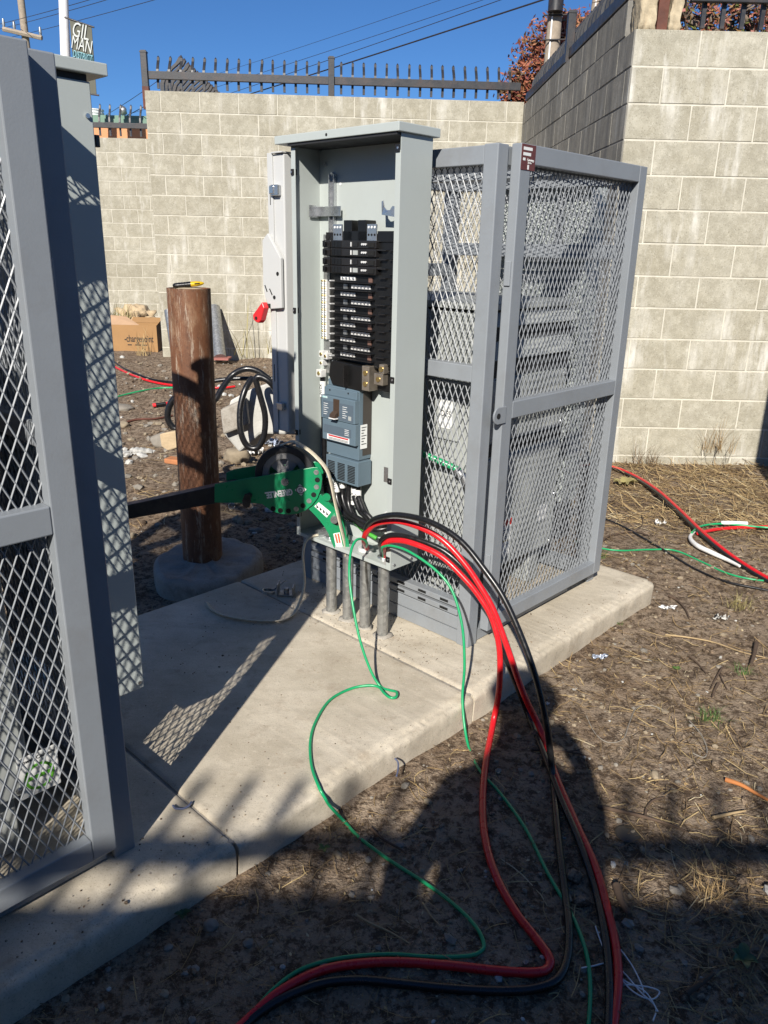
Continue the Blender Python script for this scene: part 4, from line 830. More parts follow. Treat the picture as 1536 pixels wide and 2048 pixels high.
MB().tube([(PX-0.004,PY,-0.12),(PX,PY,0.5),(PX+0.002,PY,1.120)],0.084,40,cap=False).ring((PX+0.002,PY,1.112),(0,0,1),0.076,0.084,0.0085,40).build('pipe',M_pole,sp_)
MB().blob((PX+0.002,PY,1.108),0.0775,3,0.08,3,2.5,(1,1,0.20)).build('concrete_fill',M_stucco,sp_)
mb=MB(); 
pts=[];n=48
for ring_,(k,z) in enumerate(((1.0,-0.17),(1.0,-0.05),(0.985,-0.022),(0.95,-0.008),(0.88,-0.004),(0.6,-0.008),(0.28,0.002))):
    for i in range(n):
        a=2*math.pi*i/n; r_=(0.225+0.02*math.cos(a-0.4)+0.03*noise.noise(Vector((math.cos(a)*1.5,math.sin(a)*1.5,2))))*k
        pts.append((PX+0.0+r_*math.cos(a)*1.0,PY-0.02+r_*math.sin(a)*1.25,z-0.006+0.014*noise.noise(Vector((math.cos(a)*3,math.sin(a)*3,ring_)))))
mb.add(pts[:5*n],[(j*n+i,j*n+(i+1)%n,(j+1)*n+(i+1)%n,(j+1)*n+i) for j in range(4) for i in range(n)],True)
mb.add(pts[4*n:],[(j*n+i,j*n+(i+1)%n,(j+1)*n+(i+1)%n,(j+1)*n+i) for j in range(2) for i in range(n)]+[tuple(2*n+i for i in range(n))],True); mb.build('footing',[M_foot,M_dirt],sp_)
# yellow and black tool on the pole
M_ytool=pm('tool_yellow',(0.62,0.40,0.012),0.4)
tz=1.1285; tl_=thing('utility_knife','yellow and black utility knife resting on the pole top','knife',(PX,PY-0.01,1.112))
a,b_=Vector((PX-0.052,PY-0.025,tz)),Vector((PX+0.064,PY-0.005,tz+0.012)); d=(b_-a)
MB().tube([a,a+d*0.04,a+d*0.2,a+d*0.4,a+d*0.58],[0.006,0.0115,0.0125,0.0125,0.0135],12,flat=0.8).build('grip',M_blackp,tl_)
for k in range(5): MB().tube([a+d*(0.10+k*0.09),a+d*(0.125+k*0.09)],[0.0135,0.0135],12,flat=0.8).build('grip_rib',M_blackp2,tl_)
MB().tube([a+d*0.58,a+d*0.75,a+d*0.93,a+d*1.0],[0.0135,0.0135,0.009,0.003],12,flat=0.75).build('handle',M_ytool,tl_)
MB().tube([a+d*0.72+Vector((0,-0.0125,0.001)),a+d*0.88+Vector((0,-0.011,0.001))],[0.004,0.003],8,flat=0.6).build('slider',M_blackp,tl_)

# ------------------------------------------------------------------ things by the back wall
M_card=pm('cardboard',(0.33,0.19,0.085),0.85,0.0,var=0.08,vs=5,spec=0.2); M_cardin=pm('cardboard_inside',(0.40,0.26,0.16),0.85,0.0,spec=0.2)
BY=9.42; bl,brt=ony(222,700,BY),ony(316,700,BY); x0,x1=bl.x,brt.x; zb=ony(260,712,BY).z; zt=ony(255,650,BY).z
bx=thing('cardboard_box','open brown cardboard box with black lettering by the left end of the back wall','box',((x0+x1)/2,BY+0.2,zb))
dp=0.36
for v in((x0,x1,BY,BY+0.006),(x0,x1,BY+dp-0.006,BY+dp),(x0,x0+0.006,BY+0.006,BY+dp-0.006),(x1-0.006,x1,BY+0.006,BY+dp-0.006)): MB().box(*v,zb,zt).build('side',M_card,bx)
MB().box(x0+0.006,x1-0.006,BY+0.006,BY+dp-0.006,zb+0.002,zb+0.01).build('bottom',M_card,bx)
MB().prism([(x0,BY+0.001,zt),(x0+0.36,BY+0.001,zt+0.002),(x0+0.18,BY+0.12,zt+0.085),(x0-0.05,BY+0.12,zt+0.10)],(0,0.005,0.003)).build('flap',M_cardin,bx)
MB().prism([(x0+0.15,BY+dp-0.01,zt),(x1,BY+dp-0.01,zt),(x1,BY+dp+0.10,zt+0.05),(x0+0.15,BY+dp+0.10,zt+0.05)],(0,0.005,0.004)).build('flap',M_card,bx)
MB().prism([(x1-0.003,BY+0.02,zt),(x1-0.003,BY+dp-0.02,zt),(x1+0.06,BY+dp-0.02,zt+0.07),(x1+0.06,BY+0.02,zt+0.07)],(0.004,0,0.003)).build('flap',M_card,bx)
tp_=ony(276,678,BY-0.002); text('lettering','-chargepoint',0.115,M_ink,bx,(tp_.x+0.01,BY-0.002,tp_.z),(1,0,0),(0,0,1),0.0006,bold=0.0012,width=0.345)
tp_=ony(277,690,BY-0.002)
for k,(u_,w_) in enumerate(((-0.13,0.05),(-0.07,0.02),(-0.04,0.07),(0.045,0.06))): MB().box(tp_.x+u_,tp_.x+u_+w_,BY-0.002,BY-0.0005,tp_.z-0.006,tp_.z+0.006).build('printed_line',M_card if k==1 else M_ink,bx)
def leaning(lbl,pb_,ptop,r,mat,plate):
    o=thing('steel_post',lbl,'post',tuple(pb_)); MB().cyl(pb_,ptop,r,18).build('pipe',mat,o)
    if plate: MB().box(pb_.x-0.19,pb_.x+0.11,pb_.y-0.10,pb_.y+0.10,pb_.z-0.012,pb_.z+0.008).build('base_plate',M_primer,o,0.002)
M_primer=pm('red_primer',(0.30,0.11,0.09),0.7)
pa=ony(440,716,8.55); leaning('galvanized post leaning on the back wall just right of the brown pole',pa,ony(428,616,9.02),0.068,M_galv,True)
pa=ony(352,705,8.75); leaning('galvanized post leaning on the back wall, mostly hidden behind the brown pole',pa,ony(339,622,9.0),0.06,M_galv,False)
# broken slab with black cable coiled over it
cr=thing('concrete_chunk','large broken piece of whitish concrete lying on the dirt behind the pole','rubble',tuple(ong(520,880)))
Yc=4.35
def slabpoly(px,Y,off,name,mat): MB().prism([ony(x,y,Y) for x,y in px],off).build(name,mat,cr,0.012)
slabpoly(((450,835),(460,800),(500,778),(560,757),(600,752),(600,870),(520,868),(478,905),(446,868)),Yc,(0.08,0.22,-0.03),'slab_piece',M_rubble)
slabpoly(((440,820),(492,796),(498,850),(446,870)),Yc-0.06,(0.0,0.05,0.0),'slab_piece',M_foot)
def coil(label,px,Ys,r=0.017): 
    pts=spline([ony(x,y,Y) for (x,y),Y in zip(px,Ys)],6); o=MB().tube(pts,r,10).build('black_cable',M_cable,None,off=tuple(pts[-1])); tag(o,label,'cable','black cables over the broken concrete')
coil('thick black cable looping over the broken concrete in a tall oval',((583,835),(560,800),(545,770),(525,755),(512,758),(520,790),(530,830),(528,870),(515,895),(495,892),(482,865),(480,820),(490,780),(505,755)),[4.25,4.25,4.2,4.2,4.2,4.2,4.2,4.2,4.2,4.2,4.2,4.22,4.25,4.3])
coil('black cable arching from the broken concrete towards the pole',((540,760),(515,742),(490,738),(465,750),(445,775),(430,800),(415,805)),[4.4,4.4,4.4,4.4,4.35,4.3,4.3])
coil('black cable hoop beside the left edge of the brown pole',((370,792),(350,796),(338,815),(336,838),(348,856),(370,860)),[4.0]*6)
coil('thin straight black cable behind the pole',((420,763),(470,757),(515,758),(545,757)),[4.5]*4,0.013)
cable('red_cable','thin red cable on the dirt behind the brown pole',G(((215,728),(240,742),(275,758),(310,769),(350,775),(400,777),(440,778),(470,778)),0.02),0.010,M_redj,group='cables behind the pole')
cable('black_cable','thin black cable on the dirt behind the brown pole',G(((215,715),(240,732),(270,750),(305,763),(350,769),(400,771)),0.02),0.010,M_cable,group='cables behind the pole')
cable('green_wire','green wire on the dirt left of the brown pole',G(((220,800),(250,792),(285,784),(320,779),(360,779)),0.012),0.007,M_green,'wire',group='cables behind the pole')
ct=thing('cable_cutter','red and black cutter handle lying on the dirt left of the pole','tool',tuple(ong(330,815)+Vector((0,0,0.02))))
hp=[v+Vector((0,0,0.03)) for v in (ong(306,819),ong(332,815),ong(362,808))]; MB().tube([hp[0],hp[0].lerp(hp[1],0.25)],0.017,12).build('tip',M_redp,ct); MB().tube([hp[0].lerp(hp[1],0.25),hp[1]],0.015,12).build('grip',M_blackp,ct); MB().tube([hp[1],hp[2]],0.012,12).build('arm',M_redp,ct)
cable('rusty_rod','thin rusty rod on the dirt left of the pole',G(((225,858),(270,846),(310,838),(345,832)),0.012),0.008,M_rust,'rod',group='cables behind the pole')

# stones, bricks and litter
M_stone=pm('field_stone',(0.27,0.22,0.155),0.95,0.0,var=0.25,vs=14,bs=40,bd=0.006,spec=0.15)
M_stone2=pm('grey_stone',(0.24,0.215,0.18),0.95,0.0,var=0.25,vs=14,bs=40,bd=0.006,spec=0.15)
M_brick=pm('orange_brick',(0.42,0.17,0.07),0.9,0.0,var=0.2,vs=20); M_tanblk=pm('tan_rubble',(0.45,0.34,0.21),0.95,0.0,var=0.2,vs=18,bs=50,bd=0.005)
def stone(label,x,y,r,mat,seed,sq=(1,0.9,0.75),name='stone',cat='stone'):
    g=ong(x,y); o=MB().blob(g+Vector((0,r*0.4,r*sq[2]*0.55)),r,seed,0.22,3,1.4,sq).build(name,mat,None,off=tuple(g)); tag(o,label,cat)
stone('round tan boulder beside the black wheel of the puller',473,925,0.085,M_stone,1)
stone('round dark stone next to the tan rubble left of the pole',323,893,0.075,M_stone2,2)
stone('small pale stone left of the pole near the enclosure edge',247,855,0.04,M_stone,3,(1.1,0.9,0.7))
stone('flat pale stone half hidden by the left panel board',228,822,0.10,M_stone2,4,(1.4,1,0.35))
g=ong(268,905); o=MB()
for k in range(26): o.blob(g+Vector((random.gauss(0,0.09),random.gauss(0,0.045),random.uniform(0.0,0.03))),random.uniform(0.012,0.035),k,0.4,1,2.0,(1.2,1,0.7),False)
o=o.build('crushed_plaster',M_rubble,None,off=tuple(g)); tag(o,'heap of crushed white plaster beside the left panel board','rubble')
stone('little grey stone behind the steel pole footing',470,1010,0.03,M_stone2,6)
stone('dark stone half buried in the shaded ground beside the black cable',1150,1762,0.018,M_dirt,7)
stone('small smooth stone in the picket shadow on the right',1310,1555,0.014,M_stone,8,(0.8,1.2,0.7))
stone('dusty stone below the pad edge at the foreground left',180,1905,0.018,M_stone2,9)
stone('flat stone under the red cable in the shade',1165,1810,0.014,M_dirt,10,(1.4,1,0.5))
stone('tiny stone in front of the shaded pad corner',420,1860,0.016,M_stone2,11)
stone('small stone close to the left cage gate on the ground',290,1850,0.018,M_stone2,12)
def brick(label,px,Y,off,mat,name='brick_piece'):
    pts=[ony(x,y,Y) for x,y in px]; o=MB().prism(pts,off).build(name,mat,None,0.006,off=tuple(pts[-1])); tag(o,label,'rubble')
brick('tan concrete block fragment left of the brown pole',((318,868),(350,862),(356,895),(336,902),(322,893)),3.95,(0.12,0.10,0.02),M_tanblk)
brick('orange brick sliver at the foot of the brown pole',((327,917),(362,922),(362,932),(328,927)),3.75,(0.02,0.06,0.0),M_brick)
# loose hardware on the shaded pad
hw=thing('pipe_clamp','small round pipe clamp on the shaded pad','clamp',tuple(onz(537,1190,0)))
c=onz(537,1186,0.012); MB().ring(c,(0.1,0.1,1),0.021,0.025,0.012,24).build('ring',M_galv,hw); MB().tube([c+Vector((0.02,0.01,0.01)),c+Vector((0.06,0.06,0.03))],0.003,8).build('bolt',M_galv,hw)
hw=thing('strut_fitting','U-shaped strut fitting lying on the pad beside the pipe clamp','fitting',tuple(onz(575,1195,0)))
c=onz(573,1190,0); MB().box(c.x-0.035,c.x+0.03,c.y-0.02,c.y+0.03,0.002,0.008).box(c.x-0.035,c.x-0.029,c.y-0.02,c.y+0.03,0.008,0.05).box(c.x+0.024,c.x+0.03,c.y-0.02,c.y+0.03,0.008,0.04).build('bracket',M_galv,hw,0.001); MB().cyl((c.x,c.y,0.008),(c.x,c.y,0.03),0.010,12).build('nut',M_galv,hw)
def curl(name,label,px,z,r,mat,cat): 
    pts=spline([onz(x,y,z) if z is not None else ong(x,y)+Vector((0,0,0.006)) for x,y in px],6); o=MB().tube(pts,r,8).build(name,mat,None,off=tuple(pts[0])); tag(o,label,cat)
M_bluew=pm('blue_grey_wire',(0.10,0.12,0.20),0.4)
curl('wire_offcut','short curled blue-grey wire offcut on the pad joint',((346,1611),(352,1617),(366,1617),(377,1612),(383,1604)),0.006,0.0028,M_bluew,'wire')
curl('wire_offcut','small bent wire offcut against the pad front face',((790,1517),(796,1525),(796,1540),(793,1552)),-0.03,0.0024,M_bluew,'wire')
curl('string_piece','grey string curving in an S on the sunlit dirt',((1172,1435),(1190,1470),(1215,1488),(1245,1482),(1258,1450),(1272,1420),(1300,1414),(1325,1422)),None,0.0015,M_stone2,'string')
curl('string_piece','bent grey twine end near the picket shadow',((1378,1445),(1400,1470),(1413,1500),(1408,1518),(1385,1510)),None,0.002,M_stone2,'string')
M_foil=pm('clear_plastic',(0.45,0.5,0.6),0.15,0.3)
def litter(name,label,x,y,sx,sy,mat,seed):
    g=ong(x,y); mb=MB(); n=11; vs=[]
    for j in range(n):
        for i in range(n): 
            u,v=i/(n-1)-.5,j/(n-1)-.5; w2=0.55+0.9*noise.noise(Vector((u*4,seed*3,1))); k=Vector((u*sx*1.1+sx*0.35*noise.noise(Vector((u*3,v*7,seed))),v*sy*w2+sy*0.8*noise.noise(Vector((u*3.5,seed,2))),0.004+min(sx,sy)*abs(0.8*noise.noise(Vector((u*9+seed,v*9,seed)))+0.5*noise.noise(Vector((u*3,v*3,seed)))))); vs.append(g+k)
    mb.add(vs,[(j*n+i,j*n+i+1,(j+1)*n+i+1,(j+1)*n+i) for j in range(n-1) for i in range(n-1) if not(noise.noise(Vector((i*.7,j*.7,seed*2)))>0.30)],True)
    o=mb.build(name,mat,None,off=tuple(g)); s=o.modifiers.new('thick','SOLIDIFY'); s.thickness=0.001; tag(o,label,'litter')
litter('plastic_scrap','crumpled blue-clear plastic scrap beside the pad edge',1198,1318,0.045,0.03,M_foil,1)
litter('paper_scrap','torn white paper scrap right of the pad corner',1335,1219,0.055,0.022,M_tapew,2)
litter('paper_scrap','white paper scrap on the dirt behind the cage corner',1320,1050,0.05,0.05,M_tapew,3)
litter('paper_scrap','pinkish paper scrap in the weeds at the right',1440,1240,0.05,0.03,M_rubble,4)
litter('plastic_scrap','crumpled white plastic on the rubble above the wheel',505,905,0.12,0.10,M_tapew,5)
litter('plastic_scrap','clear plastic wrap on the rubble behind the wheel',540,895,0.12,0.10,M_foil,6)
g=ong(1255,1668); o=MB().blob(g+Vector((0,0,0.001)),0.032,4,0.02,3,1.0,(1,1,0.14)).build('glass_lid',pm('dusty_glass',(0.055,0.045,0.034),0.35,0.0,spec=0.5),None,off=tuple(g)); tag(o,'round dusty clear lid half sunk in the straw','lid')
# ------------------------------------------------------------------ loose matter on the ground
def onpad(x,y,m=0.0):
    v=ST(Vector((x,y,0))); return -2.75-m<v.x<1.02+m and -0.2-m<v.y<1.0+m
def infoot(x,y): return (x-PX)**2+(y-PY)**2<0.36**2
M_straw=[pm('straw_%d'%i,c,0.8,0.0,var=0.3,vs=3,spec=0.2) for i,c in enumerate(((0.42,0.31,0.155),(0.30,0.205,0.10),(0.17,0.115,0.065),(0.50,0.42,0.27)))]
def straw():
    rg=random.Random(3); mb=MB()
    def put(x,y,L,w,mi,flat=0.35,lift=0.003):
        a=rg.uniform(0,math.pi*2); c=rg.uniform(-0.9,0.9); n=3; pts=[]; z0=gz(x,y); t=rg.uniform(-flat,flat)*0.6
        px_,py_=x,y
        for k in range(n+1):
            zz=max(gz(px_,py_)+lift,z0+lift+math.sin(t)*L*k/n+0.004*math.sin(k*2.1+a)); pts.append(Vector((px_,py_,zz)))
            px_+=math.cos(a+c*k/n)*L/n; py_+=math.sin(a+c*k/n)*L/n
        vs=[]
        for k in range(n+1):
            d=(pts[min(k+1,n)]-pts[max(k-1,0)]); s=Vector((-d.y,d.x,0)); s=s.normalized()*w*(0.5+0.5*math.sin(math.pi*(k+0.6)/(n+1.2)))
            vs+=[pts[k]+s,pts[k]-s+Vector((0,0,w*0.7))]
        mb.cm=mi; mb.add(vs,[(2*k,2*k+1,2*k+3,2*k+2) for k in range(n)])
    i=0
    while i<13000:
        x,y=rg.uniform(-1.6,2.9),rg.uniform(0.7,5.34)
        d=0.05+0.9*sm(3.4,4.3,y)*sm(0.9,1.4,x)+0.28*sm(0.35,0.8,x)*sm(2.9,1.8,y)+0.10*sm(0.2,1.2,x)
        d*=0.35+1.3*max(0,noise.noise(Vector((x*1.9,y*1.9,7)))+0.35)
        if rg.random()>d or onpad(x,y,0.012) or infoot(x,y) : continue
        if x>RWX-0.1 and y>5.33: continue
        far=sm(3.2,4.2,y)
        put(x,y,rg.uniform(0.03,0.11)*(1+0.5*far),rg.uniform(0.0006,0.0014)*(1+0.5*far),rg.choices((0,1,2,3),(0.26,0.34,0.34,0.06) if far<0.5 else (0.28,0.38,0.28,0.06))[0],0.35+0.3*far); i+=1
    # fine root hairs and needles close to the camera
    i=0
    while i<2600:
        x,y=rg.uniform(-0.75,1.3),rg.uniform(0.75,2.3)
        if onpad(x,y,0.01): continue
        put(x,y,rg.uniform(0.015,0.06),rg.uniform(0.0004,0.0009),rg.choice((0,1,1,2,2,2)),0.25); i+=1
    i=0
    while i<7000:
        x,y=rg.uniform(-0.8,2.6),rg.uniform(0.8,4.6)
        if onpad(x,y,0.01) or infoot(x,y) or noise.noise(Vector((x*2.3,y*2.3,1)))<rg.uniform(-0.5,0.3): continue
        z=gz(x,y)+0.003; r=rg.uniform(0.0015,0.0065); a=rg.uniform(0,6.28); ca,sa=math.cos(a)*r,math.sin(a)*r; k=rg.uniform(0.25,0.7)
        mb.cm=rg.choices((0,1,2,3),(0.12,0.25,0.55,0.08))[0]; mb.add([(x-ca,y-sa,z+rg.uniform(-.002,.004)),(x-sa*k,y+ca*k,z),(x+ca,y+sa,z+rg.uniform(-.002,.004)),(x+sa*k,y-ca*k,z)],[(0,1,2,3)]); i+=1
    o=mb.build('dry_straw',M_straw); tag(o,'dry straw and needles littering the dirt','straw',kind='stuff')
straw()
def gravel():
    rg=random.Random(5); mb=MB()
    bm=bmesh.new(); bmesh.ops.create_icosphere(bm,subdivisions=1,radius=1); bv=[v.co.copy() for v in bm.verts]; bf=[tuple(v.index for v in f.verts) for f in bm.faces]; bm.free()
    i=0
    while i<5200:
        if i<2600: x,y=rg.uniform(-0.8,2.2),rg.uniform(0.8,3.6)
        else: x,y=rg.uniform(-3.0,0.4),rg.uniform(2.8,8.9)
        if onpad(x,y,0.006) or infoot(x,y): continue
        r=rg.choice((0.0022,0.003,0.004,0.0055,0.008,0.012))*rg.uniform(0.7,1.3)*(1 if i<2600 else 2.0)
        if i<2600 and r>0.010 and rg.random()<0.7: continue
        sq=(rg.uniform(0.7,1.4),rg.uniform(0.7,1.4),rg.uniform(0.45,0.85)); z=gz(x,y)+r*0.25; a=rg.uniform(0,6.28); ca,sa=math.cos(a),math.sin(a)
        vs=[]
        for v in bv:
            k=rg.uniform(0.82,1.15); u,w_=v.x*sq[0]*r*k,v.y*sq[1]*r*k; vs.append((x+u*ca-w_*sa,y+u*sa+w_*ca,z+v.z*sq[2]*r*k))
        mb.cm=rg.choices((0,1,2,3),(0.32,0.22,0.05,0.41))[0]; mb.add(vs,bf); i+=1
    i=0
    while i<900:
        q=rg.random()
        if q<0.35: s,t=rg.gauss(-0.11,0.07),rg.uniform(0.02,0.75)
        elif q<0.55: s,t=rg.uniform(-0.2,1.0),rg.gauss(-0.10,0.05)
        elif q<0.75: s,t=rg.uniform(-2.0,-0.9),rg.gauss(-0.12,0.06)
        else: s,t=rg.uniform(-1.2,0.0),rg.uniform(-0.18,0.95)
        if not(-2.6<s<1.0 and -0.185<t<0.98): continue
        p=W(s,t,0); r=rg.uniform(0.0008,0.0026)*(1.8 if rg.random()<0.06 else 1); vs=[(p.x+v.x*r*rg.uniform(.7,1.3),p.y+v.y*r*rg.uniform(.7,1.3),r*0.4+v.z*r*0.6) for v in bv]
        mb.cm=rg.choice((3,3,1,0)); mb.add(vs,bf); i+=1
    o=mb.build('gravel',[M_stone,M_stone2,M_rubble,M_dirt]); tag(o,'small stones and clods scattered over the dirt','gravel',kind='stuff')
gravel()
M_twig=pm('twig_bark',(0.085,0.055,0.036),0.9,0.0,var=0.3,vs=30,bs=80,bd=0.002); M_twigp=pm('pale_twig',(0.36,0.26,0.14),0.85,0.0,var=0.25,vs=20); M_twigo=pm('orange_bark',(0.40,0.15,0.045),0.8,0.0,var=0.3,vs=14)
def twig(label,px,r,mat,fork=None,name='twig'):
    o=thing(name,label,'twig',tuple(ong(*px[0]))); pts=spline([ong(*p)+Vector((0,0,r*1.1+0.002)) for p in px],4); m=len(pts)
    MB().tube(pts,[r*(1-0.55*i/m) for i in range(m)],7).build('stem',mat,o)
    if fork: q=spline([ong(*p)+Vector((0,0,r*1.2+0.002)) for p in fork],4); MB().tube(q,[r*0.6*(1-0.5*i/len(q)) for i in range(len(q))],6).build('side_shoot',mat,o)
twig('dark bent twig in front of the pad corner',((1337,1195),(1355,1205),(1370,1222),(1378,1240)),0.006,M_twig)
twig('short dark stick standing out on the dirt at the right edge',((1512,1292),(1507,1315),(1500,1335)),0.009,M_twig)
twig('forked dark twig on the sunlit dirt at the right',((1444,1338),(1430,1362),(1420,1382)),0.004,M_twig,((1438,1350),(1446,1368),(1454,1382)))
twig('dark twig just below the forked one',((1436,1370),(1428,1385),(1424,1398)),0.005,M_twig)
twig('long pale straw stem from the pad to the right edge',((1330,1272),(1380,1278),(1430,1288),(1480,1306),(1530,1318)),0.0035,M_twigp)
twig('thick pale branch crossing the picket shadow',((1195,1618),(1240,1628),(1290,1640),(1340,1655),(1370,1668)),0.006,M_twig)
twig('orange bark strip at the lower right edge',((1450,1565),(1480,1575),(1510,1592),(1545,1612)),0.007,M_twigo)
twig('pale stick near the orange bark strip',((1425,1640),(1460,1632),(1490,1626)),0.005,M_twigp)
twig('curved dark stem rising from the thick branch',((1290,1640),(1292,1622),(1305,1605),(1328,1598)),0.004,M_twig)
twig('thin dark twig left of the forked one',((1377,1315),(1395,1330),(1412,1350)),0.004,M_twig)
twig('thorny dark twig beside the cables in the light',((1062,1502),(1100,1505),(1140,1508),(1180,1517)),0.004,M_twig,((1130,1507),(1150,1505),(1168,1500)))
twig('dark root on the dirt right of the cage foot',((1204,1086),(1215,1076),(1240,1070),(1270,1066),(1300,1075)),0.006,M_twig,((1270,1066),(1285,1050),(1282,1030)))
twig('fat short log in the shade right of the red cable',((1232,1782),(1240,1810),(1258,1840)),0.011,M_twig,name='log')
twig('pale stick in the dark foreground',((714,1835),(740,1850),(780,1868),(820,1892)),0.003,M_twigp)
twig('thin pale stick beside the green wire in the dark',((845,1808),(862,1835),(880,1855)),0.0022,M_twigp)
twig('splintered grey stick in the lower right dark corner',((1370,1995),(1400,1975),(1425,1955)),0.007,M_twig)
twig('thin twig lying by the pad front in the light patch',((742,1660),(765,1682),(800,1702),(812,1712)),0.004,M_twig)
# weeds
M_leaf=pm('weed_green',(0.075,0.135,0.03),0.6,0.0,var=0.3,vs=25); M_leafd=pm('dry_weed',(0.26,0.22,0.085),0.7,0.0,var=0.3,vs=25); M_leafp=pm('broad_leaf',(0.055,0.10,0.035),0.5,0.0,var=0.25,vs=20)
def tuft(label,x,y,n,L,mat,seed,spread=0.7,Y=None,w=0.0012,name='weed',tall=0.5):
    rg=random.Random(seed); g=ong(x,y) if Y is None else ony(x,y,Y); mb=MB()
    for _ in range(n):
        a=rg.uniform(0,6.28); l=L*rg.uniform(0.5,1.1); e=rg.uniform(0.15,spread+0.3); b=g+Vector((rg.uniform(-.4,.4)*L*spread,rg.uniform(-.4,.4)*L*spread,-0.004)); vs=[]
        ca,sa=math.cos(a),math.sin(a)
        for k in range(4):
            u=k/3; r_=l*math.sin(e)*u*(0.6+0.6*u); z=l*math.cos(e)*u*(1.1-0.35*u)*(0.5+tall); s=Vector((-sa,ca,0))*w*(1.05-u); c=b+Vector((ca*r_,sa*r_,z)); vs+=[c+s,c-s]
        mb.add(vs,[(2*k,2*k+1,2*k+3,2*k+2) for k in range(3)])
    o=mb.build(name,mat,None,off=tuple(g)); tag(o,label,'weed'); return o
tuft('green grass tuft behind the pad corner at the cage foot',1203,1115,60,0.06,M_leaf,1,0.9)
tuft('sparse green weed right of the pad near the green wire',1478,1215,70,0.09,M_leafd,2,1.2)
tuft('light green weed on the sunlit dirt at the right',1420,1440,80,0.07,M_leaf,3,1.2)
tuft('small grass clump at the right edge below the stick',1482,1345,50,0.05,M_leaf,4,1.0)
tuft('grass blades along the pad front near its corner',1240,1250,14,0.045,M_leaf,5,0.6)
tuft('dry yellow weed in front of the cardboard box',288,712,20,0.35,M_straw[0],6,0.5,None,0.004,tall=0.8)
tuft('green weeds behind the cardboard box',240,640,50,0.4,M_leafd,7,0.9,11.2,0.006,tall=0.7)
tuft('tall dry weed at the foot of the back wall right of the leaning post',487,712,11,0.6,M_leafd,8,0.6,8.85,0.005,tall=0.9)
tuft('small weed at the back wall foot',540,706,8,0.3,M_leafd,9,0.6,8.9,0.006)
tuft('dry weeds climbing the right wall foot',1430,900,70,0.26,M_straw[1],10,0.9,5.28,0.0016,tall=0.9)
tuft('dead weed stems along the right wall near the cage',1290,925,60,0.22,M_straw[2],11,0.9,5.28,0.0016,tall=0.7)
tuft('grassy clump in the dark lower right corner',1420,1790,60,0.08,M_straw[1],12,1.0)
def broad(label,x,y,n,L,seed,mat=M_leafp):
    rg=random.Random(seed); g=ong(x,y); o=thing('leafy_weed',label,'weed',tuple(g))
    for k in range(n):
        a=k*2.4+rg.uniform(-.3,.3); l=L*rg.uniform(0.7,1.1); mb=MB(); vs=[]; ca,sa=math.cos(a),math.sin(a)
        for j in range(6):
            u=j/5; w_=l*0.30*math.sin(math.pi*min(1,u*0.93+0.07)); c=g+Vector((ca*l*u,sa*l*u,0.008+l*0.35*math.sin(u*2.2))); s=Vector((-sa,ca,0.25))*w_; vs+=[c+s,c+Vector((0,0,-w_*0.25)),c-s*1.0+Vector((0,0,0.5*w_))]
        mb.add(vs,[q for j in range(5) for q in((3*j,3*j+1,3*j+4,3*j+3),(3*j+1,3*j+2,3*j+5,3*j+4))],True); mb.build('leaf',mat,o)
broad('broad-leaved weed in the straw behind the cage',1245,972,9,0.09,1,M_leafd)
broad('small leafy weed below the pad edge at the left foreground',365,1835,6,0.018,2)
broad('seedling on the sunlit dirt right of the cables',1352,1343,5,0.018,3,M_leaf)
broad('leafy weed in the dark lower right corner',1485,1925,7,0.035,4)
broad('seedling in the light patch in front of the pad',648,1703,5,0.016,5,M_leaf)

# ------------------------------------------------------------------ beyond the walls
def leaves(mb,c,r,n,size,rg,mats,sq=(1,1,1),hollow=0.35):
    for _ in range(n):
        while True:
            d=Vector((rg.uniform(-1,1),rg.uniform(-1,1),rg.uniform(-1,1)))
            if hollow<d.length<1: break
        k=1+0.35*noise.noise(d*2.2+Vector(c)); p=Vector(c)+Vector((d.x*r*sq[0],d.y*r*sq[1],d.z*r*sq[2]))*k
        a=Vector((rg.gauss(0,1),rg.gauss(0,1),rg.gauss(0,1))).normalized(); b=a.orthogonal().normalized(); s=size*rg.uniform(0.5,1.2)
        mb.cm=rg.choices(range(len(mats)),[4]+[2]*(len(mats)-1))[0]
        mb.add([p-a*s,p+b*s*0.45,p+a*s,p-b*s*0.45],[(0,1,2,3)])
M_rl=[pm('red_leaf_%d'%i,c,0.55,0.0,var=0.3,vs=4) for i,c in enumerate(((0.26,0.085,0.045),(0.17,0.045,0.032),(0.34,0.15,0.075),(0.12,0.075,0.03)))]
M_gl=[pm('mixed_leaf_%d'%i,c,0.55,0.0,var=0.3,vs=4) for i,c in enumerate(((0.20,0.11,0.035),(0.11,0.12,0.03),(0.34,0.14,0.11)))]
M_bark=pm('tree_bark',(0.16,0.12,0.09),0.9,0.0,var=0.3,vs=12,bs=30,bd=0.01)
TY=15.0
